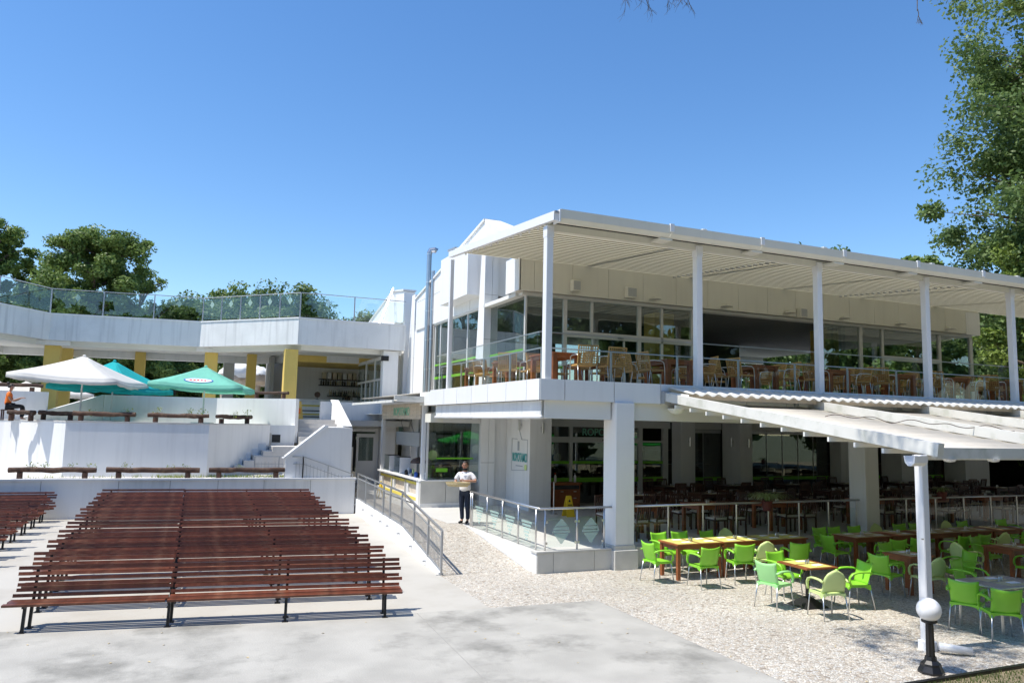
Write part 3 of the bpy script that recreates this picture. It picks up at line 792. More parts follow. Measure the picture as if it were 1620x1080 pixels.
# front gutter: open half-round channel
xs_g = [7.53, 10.5, 13.25, 16.05, 18.85, 21.6, 24.4, 27.2, 30.0, 32.8, XE]
for a, b in zip(xs_g[:-1], xs_g[1:]):
    mb = MB()
    pr = [(15.02, 7.98), (14.98, 7.80), (14.90, 7.72), (14.80, 7.72), (14.72, 7.80), (14.70, 8.00), (14.715, 8.00), (14.735, 7.81), (14.81, 7.74), (14.89, 7.74), (14.965, 7.81), (15.005, 7.98)]
    mb.slabx(pr, a, b - .01); wpart('gutter', mb, 'cream', pg)
for x in xs_g[1:-1]:
    wpart('gutter_clip', MB().box(x - .05, 14.68, 7.84, x + .06, 14.73, 8.03), 'aluwhite', pg)
    wpart('gutter_outlet', MB().box(x - .25, 14.82, 7.66, x + .1, 15.2, 7.71), 'cream', pg)
wpart('gutter_end', MB().box(7.50, 14.70, 7.71, 7.53, 15.02, 7.99), 'aluwhite', pg)
wpart('shadow_strip', MB().box(7.53, 15.235, 7.80, XE, 15.259, 7.825), 'dark', pg)  # solid dark strip, painted shade line under the gutter
# valance sheet between gutter and front beam and the pleats behind
mb = MB(); mb.add([(7.53, 15.02, 7.99), (XE, 15.02, 7.99), (XE, 15.5, 8.02), (7.53, 15.5, 8.02)], [(0, 1, 2, 3)]); wpart('front_flashing', mb, 'cream', pg)
npl = 24; y0p = 15.5; dy = (21.35 - 15.5) / npl
for i in range(npl):
    ya = y0p + i * dy
    row = [(ya + t * dy, uz(ya + t * dy) + .165 - .03 * math.sin(PI * t)) for t in [q / 5 for q in range(6)]]
    mb = MB(); mb.shell([[(7.52, y, z) for y, z in row], [(XE, y, z) for y, z in row]], .005); wpart('roof_pleat', mb, 'pergola', pg)
    wpart('roof_slat', MB().box(7.52, ya - .014, uz(ya) + .128, XE, ya + .014, uz(ya) + .164), 'slat', pg)
# small lamps hung in rows under the slats
for xr, st in ((15.0, 6), (22.5, 4)):
    for i in range(3, 24):
        y = y0p + i * dy
        wpart('roof_lamp', MB().box(xr - .05, y - .03, uz(y) + .05, xr + .05, y + .03, uz(y) + .10), 'greymetal', pg)
for i in range(11):
    y = 15.9 + i * 0.5
    wpart('side_lamp', MB().box(7.53, y, uz(y) + .03, 7.57, y + .04, uz(y) + .08), 'aluwhite', pg)
# ---- upper terrace glass railing
gr = thing('upper_glass_railing', 'frameless glass railing with slim top bar around the upper terrace', 'railing', (7.38, 15.26, 4.23))
px = 7.45
while px < 36:
    w = 1.9
    wpart('glass_pane', MB().box(px + .01, 15.48, 4.25, px + w - .01, 15.49, 5.31), 'glass', gr)
    px += w
wpart('top_bar', MB().box(7.45, 15.465, 5.31, 36, 15.505, 5.335), 'steel', gr)
for i in range(15):
    x = 9.35 + i * 1.9
    wpart('inner_post', MB().box(x - .02, 15.53, 4.23, x + .02, 15.57, 4.98), 'greymetal', gr)
mb = MB(); mb.tube([(7.6, 15.55, 4.97), (36, 15.55, 4.97)], .018, 6); wpart('inner_handrail', mb, 'greymetal', gr)
py = 15.49
while py < 22.6:
    w = min(1.55, 23.0 - py)
    wpart('glass_pane', MB().box(7.43, py + .01, 4.25, 7.44, py + w - .01, 5.31), 'glass', gr); py += w
wpart('top_bar', MB().box(7.42, 15.49, 5.31, 7.45, 23.0, 5.33), 'steel', gr)
mb = MB(); mb.tube([(7.55, 15.55, 4.97), (7.55, 22.9, 4.97)], .018, 6); wpart('inner_handrail', mb, 'greymetal', gr)
for y in (15.6, 17.4, 19.2, 21.0, 22.8): wpart('inner_post', MB().box(7.53, y, 4.23, 7.57, y + .04, 4.98), 'greymetal', gr)
# flues
for nm, x, y, zt, lab in (('flue_pipe', 9.52, 31.0, 10.45, 'tall shiny steel flue pipe with a bent cowl on the white wall'), ('flue_pipe', 9.56, 30.5, 9.6, 'thinner steel flue pipe standing right of the taller one')):
    f = thing(nm, lab, 'flue pipe', (x, y, .46), group='steel flues on the white side wall'); r = .105 if zt > 10 else .07
    z = .46
    while z < zt - .1:
        z2 = min(z + 1.25, zt)
        mb = MB(); mb.tube([(x, y, z + .01), (x, y, z2 - .01)], r, 14); wpart('pipe_section', mb, 'chrome', f, smooth=False)
        mb = MB(); mb.tube([(x, y, z2 - .03), (x, y, z2 + .03)], r + .012, 14); wpart('pipe_collar', mb, 'steel', f)
        z = z2
    if zt > 10:
        mb = MB(); mb.tube([(x, y, zt + .03), (x + .05, y, zt + .16), (x + .22, y - .05, zt + .20), (x + .30, y - .05, zt + .15)], [r + .01, r + .02, r + .01, r + .03], 12); wpart('cowl', mb, 'chrome', f)

# ================================================================== LEFT WING (roof terrace over the bar)
lw = thing('bar_building', 'low white wing with roof terrace on ochre columns above the open bar', 'building', (4.5, 34, 3.25))
W = lambda name, mat_, *boxes, **k: [wpart(name, _mk([b]), mat_, lw, **k) for b in boxes][-1]
outer = [(-13.0, 30.5), (-6.86, 36.05), (-5.39, 38.42), (0.70, 37.72), (4.55, 33.71), (9.35, 33.76)]
def inset(poly, d):
    out = []
    for i, p in enumerate(poly):
        a = Vector(poly[max(i - 1, 0)]); b = Vector(poly[min(i + 1, len(poly) - 1)]); p = Vector(p)
        if i == 0: dd = (Vector(poly[1]) - p).normalized(); n = Vector((-dd.y, dd.x)); out.append(p + n * d); continue
        if i == len(poly) - 1: dd = (p - Vector(poly[-2])).normalized(); n = Vector((-dd.y, dd.x)); out.append(p + n * d); continue
        d1 = (p - a).normalized(); d2 = (b - p).normalized()
        n1 = Vector((-d1.y, d1.x)); n2 = Vector((-d2.y, d2.x)); nb = (n1 + n2).normalized()
        out.append(p + nb * d / max(0.3, nb.dot(n1)))
    return [(float(v.x), float(v.y)) for v in out]
in1 = inset(outer, 0.32)
for i in range(len(outer) - 1):      # facets of the parapet fascia
    mb = MB(); mb.prism([outer[i], outer[i + 1], in1[i + 1], in1[i]], 6.47, 7.60)
    wpart('fascia_facet', mb, 'weathered', lw)
    mb = MB(); c0 = inset(outer, -.03); mb.prism([c0[i], c0[i + 1], in1[i + 1], in1[i]], 7.602, 7.66); wpart('fascia_coping', mb, 'plaster', lw)
in2 = inset(outer, 0.55); in3 = inset(outer, 1.0); inb = inset(outer, 5.6)
for i in range(len(outer) - 1):
    mb = MB(); mb.prism([in1[i], in1[i + 1], inb[i + 1], inb[i]], 6.50, 6.75); wpart('roof_deck', mb, 'soffit', lw)
    mb = MB(); mb.prism([in2[i], in2[i + 1], in3[i + 1], in3[i]], 6.28, 6.498); wpart('edge_beam', mb, 'soffit', lw)
    b2 = inset(outer, 5.2)
    mb = MB(); mb.prism([b2[i], b2[i + 1], inb[i + 1], inb[i]], 6.15, 6.498); wpart('rear_beam', mb, 'plaster', lw)
W('bar_roof', 'soffit', (4.6, 38.9, 6.46, 9.4, 46, 6.74))
W('bar_soffit', 'yellow', (5.2, 38.95, 6.12, 9.2, 42.8, 6.45))
W('bar_back_wall', 'plaster', (4.4, 42.8, 3.26, 9.5, 43.0, 6.45))
W('bar_side_wall', 'intwall', (4.2, 40.8, 3.26, 4.4, 43.0, 6.45))
W('bar_front_panel', 'panel', (5.55, 40.0, 3.26, 8.4, 40.15, 4.22))
W('bar_counter_top', 'panel', (5.5, 39.9, 4.22, 8.4, 40.5, 4.28))
W('counter_strip', 'yellowtrim', (5.56, 39.985, 3.92, 8.39, 39.998, 4.0), )
W('counter_strip', 'yellowtrim', (5.56, 39.985, 3.48, 8.39, 39.998, 3.55))
W('counter_strip', 'blacksteel', (5.56, 39.985, 3.67, 8.39, 39.998, 3.72))
W('counter_strip', 'blacksteel', (5.56, 39.985, 3.37, 8.39, 39.998, 3.42))
W('bar_wall_shelf', 'blacksteel', (7.0, 42.4, 5.12, 9.3, 42.79, 5.17))
W('bar_wall_shelf', 'blacksteel', (7.5, 42.4, 4.55, 9.3, 42.79, 4.6))
for (x0, x1, y) in ((-5.62, -5.0, 39.0), (0.98, 1.55, 38.3), (4.1, 4.66, 34.15)):
    c = thing('yellow_column', {-5.62: 'ochre column behind the white parasol at the left bend of the wing', 0.98: 'ochre column rising behind the green parasol',
              4.1: 'tall ochre column at the head of the stairs beside the bar'}[x0], 'column', ((x0 + x1) / 2, y + .28, 3.25), group='ochre columns of the bar wing')
    wpart('shaft', MB().bbox(x0, y, 3.25, x1, y + .56, 6.28, .01), 'yellow', c)
    if x0 < 4: wpart('capital', MB().bbox(x0 - .4, y - .35, 6.282, x1 + .4, y + .5, 6.47, .01), 'plaster', c)
for (x0, x1, y, l) in ((-5.45, -4.99, 43.0, 'rear ochre column seen just right of the front one behind the white parasol'), (-2.2, -1.71, 43.0, 'slim rear ochre column between the white and green parasols'),
                       (2.06, 2.6, 43.0, 'rear ochre column left of the rock behind the parapet'), (3.05, 3.5, 40.6, 'rear ochre column with a dark notice near the bar')):
    c = thing('yellow_column', l, 'column', ((x0 + x1) / 2, y + .25, 3.25), group='ochre columns of the bar wing')
    wpart('shaft', MB().bbox(x0, y, 3.25, x1, y + .5, 6.6, .01), 'yellow' if x0 < 2 or x0 > 3 else 'greymetal', c)
for b, l in (((8.36, 33.95, 5.98, 8.66, 34.2, 6.2), 0),):
    W('wall_speaker', 'blacksteel', b)
# bottles
k = 0
for (z, n, xa, xb) in ((5.17, 17, 7.1, 9.2), (4.6, 17, 7.6, 9.2), (4.28, 6, 7.9, 8.35)):
    for i in range(n):
        x = xa + (xb - xa) * i / (n - 1) + random.uniform(-.02, .02); yb = 42.55 if z > 4.3 else 40.25
        h = random.uniform(.26, .36); mb = MB(); mb.lathe([(.04, 0), (.045, .02), (.045, h * .6), (.015, h * .75), (.015, h)], 8, (x, yb, z))
        tag(obj('bottle', mb, random.choice(['bottle', 'bottlepale', 'bottle'])), f'{ORD[i]} spirit bottle from the left on the ' + {5.17: 'upper bar shelf', 4.6: 'lower bar shelf', 4.28: 'bar counter'}[z], 'bottle', 'bottles behind the bar')
for i in range(7):
    mb = MB(); x = 7.15 + i * .28; mb.box(x, 42.45, 5.50, x + .2, 42.7, 5.85)
    tag(obj('liquor_box', mb, ['bottlepale', 'panel', 'boardwood'][i % 3]), f'{ORD[i]} gift box from the left above the bottles on the bar wall', 'box', 'boxes above the bar shelves')
mb = MB(); mb.box(7.0, 42.4, 5.46, 9.25, 42.79, 5.49); wpart('bar_wall_shelf', mb, 'blacksteel', lw)
t = thing('bar_fan', 'small dark round fan standing on the bar counter', 'fan', (6.55, 40.2, 4.28))
mb = MB(); mb.lathe([(.09, 0), (.09, .02), (.015, .04), (.015, .12)], 10); obj('base', mb, 'blacksteel', t)
mb = MB(); mb.slaby([(0.15 * math.cos(a * PI / 6), .26 + .15 * math.sin(a * PI / 6)) for a in range(12)], -.04, .04); obj('guard', mb, 'brownshade', t)
mb = MB(); mb.box(7.35, 40.05, 4.28, 8.0, 40.4, 4.42); tag(obj('glass_tray', mb, 'glass'), 'pale glass tray on the bar counter', 'tray')

# floors of the upper levels
mb = MB(); mb.prism([(-30, 33.2), (-4.6, 33.2), (-2.7, 34.45), (1.45, 34.1), (4.3, 31.4), (4.6, 33.1), (6.5, 33.1), (9.5, 33.1), (9.5, 60), (-30, 60)], 3.0, 3.25)
struct('bar_terrace_floor', mb, 'terracefloor')
mb = MB(); mb.prism([(-30, 60.01), (60, 60.01), (60, 140), (-60, 140), (-60, 60.01)], 2.0, 3.15); struct('garden_hill', mb, 'ground')
# level 2 retaining wall
w2 = [(-12.0, 38.0), (-5.63, 32.0), (-3.37, 28.9), (1.0, 28.05), (2.9, 30.6), (3.3, 31.0)]
t = thing('retaining_wall', 'tall white rendered retaining wall behind the log beams carrying the parasol terrace', 'wall', (-3.37, 28.9, 1.2))
iw = inset(w2, 0.25)
for i in range(len(w2) - 1):
    mb = MB(); mb.prism([w2[i], w2[i + 1], iw[i + 1], iw[i]], 1.2, 2.99); wpart('wall_face', mb, 'plaster', t)
    c0 = inset(w2, -.02); mb = MB(); mb.prism([c0[i], c0[i + 1], iw[i + 1], iw[i]], 2.992, 3.03); wpart('wall_cap', mb, 'stair', t)
mb = MB(); mb.prism([(-30, 40), *inset(w2, .26)[:-1], (3.2, 31.6), (3.2, 34.5), (-30, 40.5)], 2.7, 2.985); struct('parasol_terrace_floor', mb, 'terracefloor')
# level 3 parapet walls
t = thing('bar_parapet', 'white parapet wall of the bar terrace behind the parasols', 'wall', (1.45, 34.0, 2.98))
p3 = [(-2.75, 34.35), (1.45, 34.0), (4.28, 31.3)]
i3 = inset(p3, .2)
for i in range(2):
    mb = MB(); mb.prism([p3[i], p3[i + 1], i3[i + 1], i3[i]], 2.985, 4.05); wpart('wall_face', mb, 'plaster', t)
mb = MB(); mb.prism([(4.28, 31.3), (4.42, 31.45), (4.42, 33.0), (4.28, 33.0)], 2.3, 4.05); wpart('wall_end', mb, 'plaster', t)
mb = MB(); mb.add([(-5.2, 32.8, 2.99), (-2.76, 34.35, 2.99), (-2.76, 34.35, 4.05), (-5.2, 32.8, 3.1), (-5.3, 33.0, 2.99), (-2.86, 34.55, 2.99), (-2.86, 34.55, 4.05), (-5.3, 33.0, 3.1)],
       [(0, 1, 2, 3), (7, 6, 5, 4), (3, 2, 6, 7), (0, 3, 7, 4)]); wpart('stair_parapet', mb, 'plaster', t)
t = thing('bar_parapet', 'white parapet wall at far left behind the person in orange', 'wall', (-6.5, 33.0, 2.98))
mb = MB(); mb.prism([(-14, 35.0), (-14, 34.7), (-6.2, 33.0), (-4.55, 33.25), (-4.55, 33.5), (-6.2, 33.3)], 2.985, 4.06); wpart('wall_face', mb, 'plaster', t)
# plaza wall
a, b = Vector((5.84, 26.93)), Vector((-30, 29.15))
t = thing('plaza_wall', 'long low white concrete wall closing the plaza behind the benches', 'wall', (5.84, 26.93, 0))
n = Vector((0.062, .998)) * .28
d = (b - a)
L_ = d.length; u = d / L_
s0 = 0.0
jn = [0, 1.52, 3.05, 4.5, 5.95, 7.45, 9.6, 11.3, 14, 17, 20, 24, 28, L_]
for q in range(len(jn) - 1):
    p, r = a + u * (jn[q] + .008), a + u * (jn[q + 1] - .008)
    mb = MB(); mb.prism([tuple(p), tuple(r), tuple(r + n), tuple(p + n)], 0, 1.17); wpart('wall_panel', mb, 'weathered' if q % 3 == 1 else 'plaster', t)
p, r = a - u * .03, b
mb = MB(); mb.prism([tuple(p - n * .16), tuple(r - n * .16), tuple(r + n), tuple(p + n)], 1.172, 1.235); wpart('wall_coping', mb, 'plaster', t)
mb = MB(); mb.prism([tuple(a + n * .05 + u * .02), tuple(b + n * .05), tuple(b + n * .9), tuple(a + n * .9 + u * .02)], 0, 1.165); wpart('wall_core', mb, 'mortar', t)
mb = MB(); mb.prism([(5.6, 27.25), (-30, 29.45), (-30, 45), (-5.7, 33), (-3.4, 30), (1.0, 29), (3.2, 34), (6.6, 34), (6.6, 30.5), (5.6, 30.0)], 0.9, 1.215)
struct('walkway', mb, 'stair')
# weathered soil strip and small weeds behind the coping
mb = MB()
for i in range(900):
    x = random.uniform(-.5, 3.6) if random.random() < .75 else random.uniform(-4.5, 4)
    y = 27.32 - 0.062 * x + random.uniform(.3, .75) + .3; h = random.uniform(.04, .14)
    an = random.random() * PI; dx, dy = math.cos(an) * .012, math.sin(an) * .012
    mb.add([(x - dx, y - dy, 1.21), (x + dx, y + dy, 1.21), (x + random.uniform(-.06, .06), y, 1.21 + h)], [(0, 1, 2)])
tag(obj('grass_tufts', mb, 'weed', kind='stuff'), 'green tufts of grass growing along the foot of the retaining wall', 'grass')

# stairs
t = thing('stairs', 'pale stone stairs climbing from the walkway to the bar', 'stairs', (3.0, 29.5, 1.2))
x = 1.55; z = 1.215
for i in range(6):
    x0 = 1.6 + i * .34; zz = 1.215 + (i + 1) * .165
    wpart('step', MB().box(x0, 28.9 + .16 * i, 1.2, x0 + .36 if i < 5 else 6.3, 31.0, zz), 'stair', t)
for i in range(6):
    y0 = 30.6 + i * .42; zz = 2.205 + (i + 1) * .174
    wpart('step', MB().box(4.44, y0, 2.2, 6.3, y0 + .42 if i < 5 else 33.3, zz), 'stair', t)
for i in range(6):     # step profile against the wall
    x0 = 1.35 + i * .30
    wpart('stringer_block', MB().box(x0, 29.0 + .31 * i, 1.2, x0 + .30, 29.5 + .31 * i, 1.30 + (i + 1) * .165), 'plaster', t)
t = thing('stair_wall', 'white stair wall with bright sloping cap beside the steps to the bar', 'wall', (4.6, 27.2, 1.2))
mb = MB(); mb.slaby([(3.47, 1.2), (3.75, 1.2), (3.75, 1.18), (5.72, 1.18), (5.72, 2.97), (4.85, 2.97), (3.47, 1.92)], 27.2, 27.42); wpart('wall_face', mb, 'plaster', t)
mb = MB(); mb.slaby([(3.38, 1.90), (3.50, 1.90), (4.86, 2.975), (4.86, 3.04), (4.76, 3.04)], 27.17, 27.6); wpart('sloping_cap', mb, 'panel', t)
wpart('side_face', MB().box(5.50, 27.42, .46, 5.72, 31.0, 2.97), 'plaster', t)
mb = MB(); mb.slabx([(30.6, 2.95), (33.6, 4.05), (33.6, 3.2), (31.0, 2.2), (30.6, 2.2)], 6.12, 6.32); wpart('upper_balustrade', mb, 'plaster', t)
mb = MB(); mb.slabx([(30.55, 2.97), (33.6, 4.08), (33.6, 4.12), (30.55, 3.01)], 6.05, 6.40); wpart('upper_cap', mb, 'panel', t)
# wall below bar terrace, doors
t = thing('service_wall', 'plain white wall with service doors under the bar terrace', 'wall', (7.4, 34.3, .46))
wpart('wall_face', MB().box(5.75, 34.3, 2.75, 8.42, 34.5, 4.05), 'plaster', t)
wpart('wall_face', MB().box(5.75, 34.3, .46, 6.6, 34.5, 2.75), 'plaster', t)
wpart('wall_face', MB().box(8.28, 34.32, .46, 8.42, 34.5, 2.75), 'plaster', t)
wpart('ledge', MB().box(6.3, 34.22, 2.82, 8.42, 34.30, 2.88), 'plaster', t)
for x0, x1, gl in ((6.60, 7.15, 1), (7.42, 8.28, 1)):
    dd = wpart('door', MB().box(x0, 34.30, .47, x1, 34.36, 2.66), 'aluwhite', t)
    wsub('door_pane', MB().box(x0 + .1, 34.288, 1.45, x1 - .1, 34.298, 2.5), 'winglass', dd)
    wsub('door_blind', MB().box(x0 + .1, 34.2985, 1.45, x1 - .1, 34.2992, 2.5), 'greymetal', dd)
wpart('doorway_shadow_sheet', MB().box(7.15, 34.45, .47, 7.42, 34.5, 2.66), 'dark', t)  # dark sheet painted as the shade inside the doorway
t = thing('niche_wall', 'short white wall with a small dark square of painted niche shade under the parapet', 'wall', (3.4, 31.2, 2.2))
wpart('wall_face', MB().box(2.9, 31.25, 2.2, 4.28, 31.4, 2.99), 'plaster', t)
wpart('niche_shadow_sheet', MB().box(3.42, 31.235, 2.32, 3.74, 31.249, 2.62), 'dark', t)  # dark sheet on the wall face, painted shade of a niche
wpart('window_surround', MB().box(3.30, 31.22, 2.25, 3.40, 31.249, 2.68), 'stone', t)

# roof terrace glass railing
t = thing('roof_glass_railing', 'glass railing with grey posts and diamond emblems along the roof terrace edge', 'railing', (0.7, 37.72, 7.66))
line = inset(outer, .12)
diamond_n = 0
for i in range(len(line) - 1):
    p, q = Vector(line[i]), Vector(line[i + 1]); Ld = (q - p).length
    n = max(1, round(Ld / (1.9 if i != 3 else 1.1)))
    if i == 0: n = 5
    dv = (q - p) / n; ux = (q - p).normalized(); ang = math.atan2(ux.y, ux.x)
    for k in range(n):
        a = p + dv * k; b = a + dv
        aa, bb = a + ux * .05, b - ux * .05; nn = Vector((-ux.y, ux.x)) * .006
        mb = MB(); mb.prism([tuple(aa - nn), tuple(bb - nn), tuple(bb + nn), tuple(aa + nn)], 7.74, 8.70); wpart('glass_pane', mb, 'greenglass', t)
        mb = MB(); mb.bbox(a.x - .025, a.y - .025, 7.66, a.x + .025, a.y + .025, 8.74, .004); wpart('post', mb, 'greymetal', t)
        if i >= 2 and (k % 2 == 0 or i == 3):
            c = (a + b) / 2 - nn * 3
            vs = []
            for (s_, zz) in ((-.13, 0), (0, -.17), (.13, 0), (0, .17)):
                vs.append((c.x + ux.x * s_, c.y + ux.y * s_, 8.42 + zz))
            vs2 = [(v[0] - nn.x * .5, v[1] - nn.y * .5, v[2]) for v in vs]
            mb = MB(); mb.add(vs + vs2, [(0, 1, 2, 3), (7, 6, 5, 4), (0, 4, 5, 1), (1, 5, 6, 2), (2, 6, 7, 3), (3, 7, 4, 0)]); wpart('diamond_emblem', mb, 'frost', t)
    mb = MB(); mb.beam((p.x, p.y, 8.76), (q.x, q.y, 8.76), .045, .03); wpart('handrail', mb, 'greymetal', t)
# leaning ladder on the roof terrace
t = thing('ladder', 'aluminium ladder leaning against the white wall on the roof terrace', 'ladder', (8.6, 35.2, 7.6))
for dx in (0, .35):
    mb = MB(); mb.beam((8.35 + dx * .3, 35.0 + dx, 7.6), (9.3 + dx * .3, 36.1 + dx, 9.75), .05, .05); wpart('rail', mb, 'alu', t)
for i in range(9):
    f = (i + .5) / 9; p = Vector((8.35, 35.0, 7.6)).lerp(Vector((9.3, 36.1, 9.75)), f)
    mb = MB(); mb.tube([p, p + Vector((.105, .35, 0))], .015, 6); wpart('rung', mb, 'alu', t)

# ---------------------------------------------------------------- logs
def log_beam(p, q, z, label, group, leaves=True, posts=2, r=.085):
    p, q = Vector(p), Vector(q); u = (q - p).normalized(); L0 = (q - p).length
    t = thing('log_beam', label, 'log beam', (p.x, p.y, z), group=group)
    pts = []; rs = []
    for i in range(9):
        f = i / 8; w = random.uniform(-.018, .018)
        pts.append((u.x * L0 * f - u.y * w, u.y * L0 * f + u.x * w, .27 + random.uniform(-.015, .015))); rs.append(r * random.uniform(.88, 1.1))
    mb = MB(); mb.tube(pts, rs, 12); obj('log', mb, 'log', t, smooth=False)
    for f in (.13, .87):
        c = (u.x * L0 * f, u.y * L0 * f)
        mb = MB(); mb.tube([(c[0], c[1], -.02), (c[0], c[1], .2)], .085, 10); obj('log_post', mb, 'log', t)
    return t
def sprig(x, y, z, label, group, h=.2, mt='weed', n=26):
    vs = []; mb = MB()
    for i in range(n):
        a = random.random() * 2 * PI; r = random.random() * h * .8; zz = random.random() * h
        cx, cy, cz = x + math.cos(a) * r, y + math.sin(a) * r * .6, z + zz
        s_ = random.uniform(.018, .035); d1 = Vector(RNG.normal(size=3)).normalized() * s_; d2 = d1.cross(Vector(RNG.normal(size=3))).normalized() * s_ * .7
        c = Vector((cx, cy, cz)); mb.add([c - d1, c + d2, c + d1, c - d2], [(0, 1, 2, 3)])
    t = thing('weed', label, 'plant', (x, y, z), group=group)
    wpart('foliage', mb, mt, t)
    mb = MB()
    for i in range(4):
        mb.tube([(x, y, z - .02), (x + random.uniform(-.5, .5) * h, y, z + h * .8)], .004, 4)
    wpart('stem', mb, 'palmleaf', t)
G1 = 'log beams along the top of the plaza wall'; G2 = 'log beams along the parasol terrace edge'
l1 = ['leftmost log beam on the plaza wall above the left benches', 'middle log beam on the plaza wall behind the wide block of benches', 'log beam on the plaza wall in front of the stairs']
for (xa, xb), lab in zip(((-4.67, -2.27), (-1.99, .77), (1.05, 3.5)), l1):
    log_beam((xa, 27.5 - .062 * xa - .0), (xb, 27.5 - .062 * xb), 1.225, lab, G1)
l2 = ['log beam in front of the person in orange', 'short log beam just right of the person in orange', 'log beam below the white parasol', 'log beam below the green parasol', 'short log beam before the sunlit parapet left of the stairs']
def on_w2(x): return 28.05 - (x - 1.0) * .1945 if x > -3.37 else 28.9 + (-3.37 - x) * 1.37
for (xa, xb), lab in zip(((-5.6, -4.75), (-4.7, -3.55), (-3.22, -1.32), (-.95, .98), (1.32, 2.55)), l2):
    if xa < -3.4: pa, pb = (xa + .3, 30.6), (xb + .3, 30.1)
    elif xa > 1: pa, pb = (1.25, 28.7), (2.55, 30.45)
    else: pa, pb = (xa, on_w2(xa) + .32), (xb, on_w2(xb) + .32)
    log_beam(pa, pb, 3.0, lab, G2, r=.075)
G3 = 'log beams on the bar terrace parapet'
log_beam((-7.5, 33.6), (-4.75, 33.5), 4.02, 'dark log beam on the parapet at the far left edge', G3, r=.07)
log_beam((-2.6, 34.5), (-1.1, 34.4), 4.02, 'dark log beam hidden behind the white parasol', G3, r=.07)
log_beam((2.75, 33.2), (4.05, 31.9), 4.02, 'log beam on the parapet beside the tall ochre column', G3, r=.06)
for i, (x, y, z, l) in enumerate([(-4.05, 27.78, 1.5, 'sparse weed sticking up behind the leftmost plaza log beam'), (-3.7, 27.8, 1.5, 'taller sparse weed behind the leftmost plaza log beam'),
        (-3.0, 27.75, 1.48, 'small weed where the sunlit wall turns to shade'), (-2.45, 27.75, 1.48, 'small weed near the right end of the leftmost plaza log beam'),
        (-1.45, 27.65, 1.5, 'leafy yellow green weed at the left end of the middle plaza log beam'), (.35, 27.5, 1.46, 'weed at the right end of the middle plaza log beam'),
        (-.1, 27.5, 1.44, 'dry weed above the middle plaza log beam'), (2.0, 27.4, 1.44, 'small weed above the log beam in front of the stairs'),
        (-2.7, 29.2, 3.2, 'weed hanging under the log beam below the white parasol'), (-1.6, 29.0, 3.28, 'weed on top of the log beam below the white parasol'),
        (-.65, 28.75, 3.3, 'leafy weed at the left end of the log beam below the green parasol'), (.35, 28.55, 3.3, 'pale weed in the middle of the log beam below the green parasol'),
        (.75, 28.5, 3.3, 'bright weed at the right end of the log beam below the green parasol'), (1.85, 29.3, 3.25, 'weed in the middle of the short log beam'),
        (2.35, 29.9, 3.3, 'weed at the right end of the short log beam')]):
    sprig(x, y, z, l, 'weeds growing around the log beams', h=.24)

# ================================================================== BENCHES
SLEN = 5.66; JX = 2.15
def make_bench():
    t = thing('slatted_bench', 'x', 'bench')
    slat_l = mesh_of('bench_slat_short', MB().box(0, -.018, -.028, JX - .01, .018, .028), M['wood'])
    slat_r = mesh_of('bench_slat_long', MB().box(JX + .01, -.018, -.028, SLEN, .018, .028), M['wood'])
    seat_l = mesh_of('seat_slat_short', MB().box(0, -.042, -.018, JX - .01, .042, .018), M['wood'])
    seat_r = mesh_of('seat_slat_long', MB().box(JX + .01, -.042, -.018, SLEN, .042, .018), M['wood'])
    for i in range(4):
        for me in (seat_l, seat_r):
            inst('seat_slat', me, (0, -.33 + i * .102, .435 + (0.0 if i else -.0)), t, (0.04, 0, 0))
    for i in range(6):
        z = .50 + i * .085; y = .06 + i * .021
        for me in (slat_l, slat_r):
            inst('back_slat', me, (0, y, z), t, (-.24, 0, 0))
    for x in (.25, 2.17, 3.85, 5.38):
        mb = MB()
        for y0, y1, z1 in ((-.33, -.27, .41), (-.02, .05, .41)):
            mb.beam((x, y0 + .0, 0), (x, y1, z1), .04, .04, (0, 1, 0))
        mb.beam((x, -.36, .40), (x, .08, .40), .04, .03)
        mb.beam((x, .075, .41), (x, .20, .95), .04, .02, (0, 1, 0))
        mb.box(x - .045, -.38, 0, x + .045, -.28, .012); mb.box(x - .045, -.07, 0, x + .045, .03, .012)
        obj('bench_frame', mb, 'blacksteel', t, recenter=False)
    return t
bench0 = make_bench()
GB = 'brown slatted benches in the wide block'
for k in range(11):
    hk = .87 + .007 * k; fk = (3.2 - hk) / 2.26
    L0 = Vector((-2.05, 13.56 + k * 1.335)) * fk - Vector((0, .17)); R0 = Vector((3.55 + k * .06, 12.70 + k * 1.34)) * fk - Vector((0, .17))
    d = R0 - L0; lab = ('front brown slatted bench of the wide block nearest the camera' if k == 0 else
                        'rearmost brown slatted bench of the wide block before the plaza wall' if k == 10 else f'{ORD[k]} brown slatted bench from the front in the wide block')
    rzk = math.atan2(d.y, d.x)
    if k == 0:
        o = bench0; o.location = (L0.x, L0.y, .006); o.rotation_euler = (0, 0, rzk); o['label'] = lab; o['group'] = GB
    else:
        o = dup(bench0, (L0.x, L0.y, .006), rzk, lab, GB)
    o.scale = (d.length / SLEN, 1, hk / .95)
    for ch in KIDS[o.name]:
        if 'slat' in ch.name:
            ch.location = (ch.location[0] + random.uniform(-.03, .03), ch.location[1], ch.location[2] + random.uniform(-.004, .004))
            ch.rotation_euler = (ch.rotation_euler[0], random.uniform(-.0022, .0022), random.uniform(-.002, .002))
GL = 'brown slatted benches of the left block'
labs = ['rearmost', 'second from the rear', 'third from the rear', 'fourth from the rear', 'fifth from the rear', 'sixth from the rear', 'foremost']
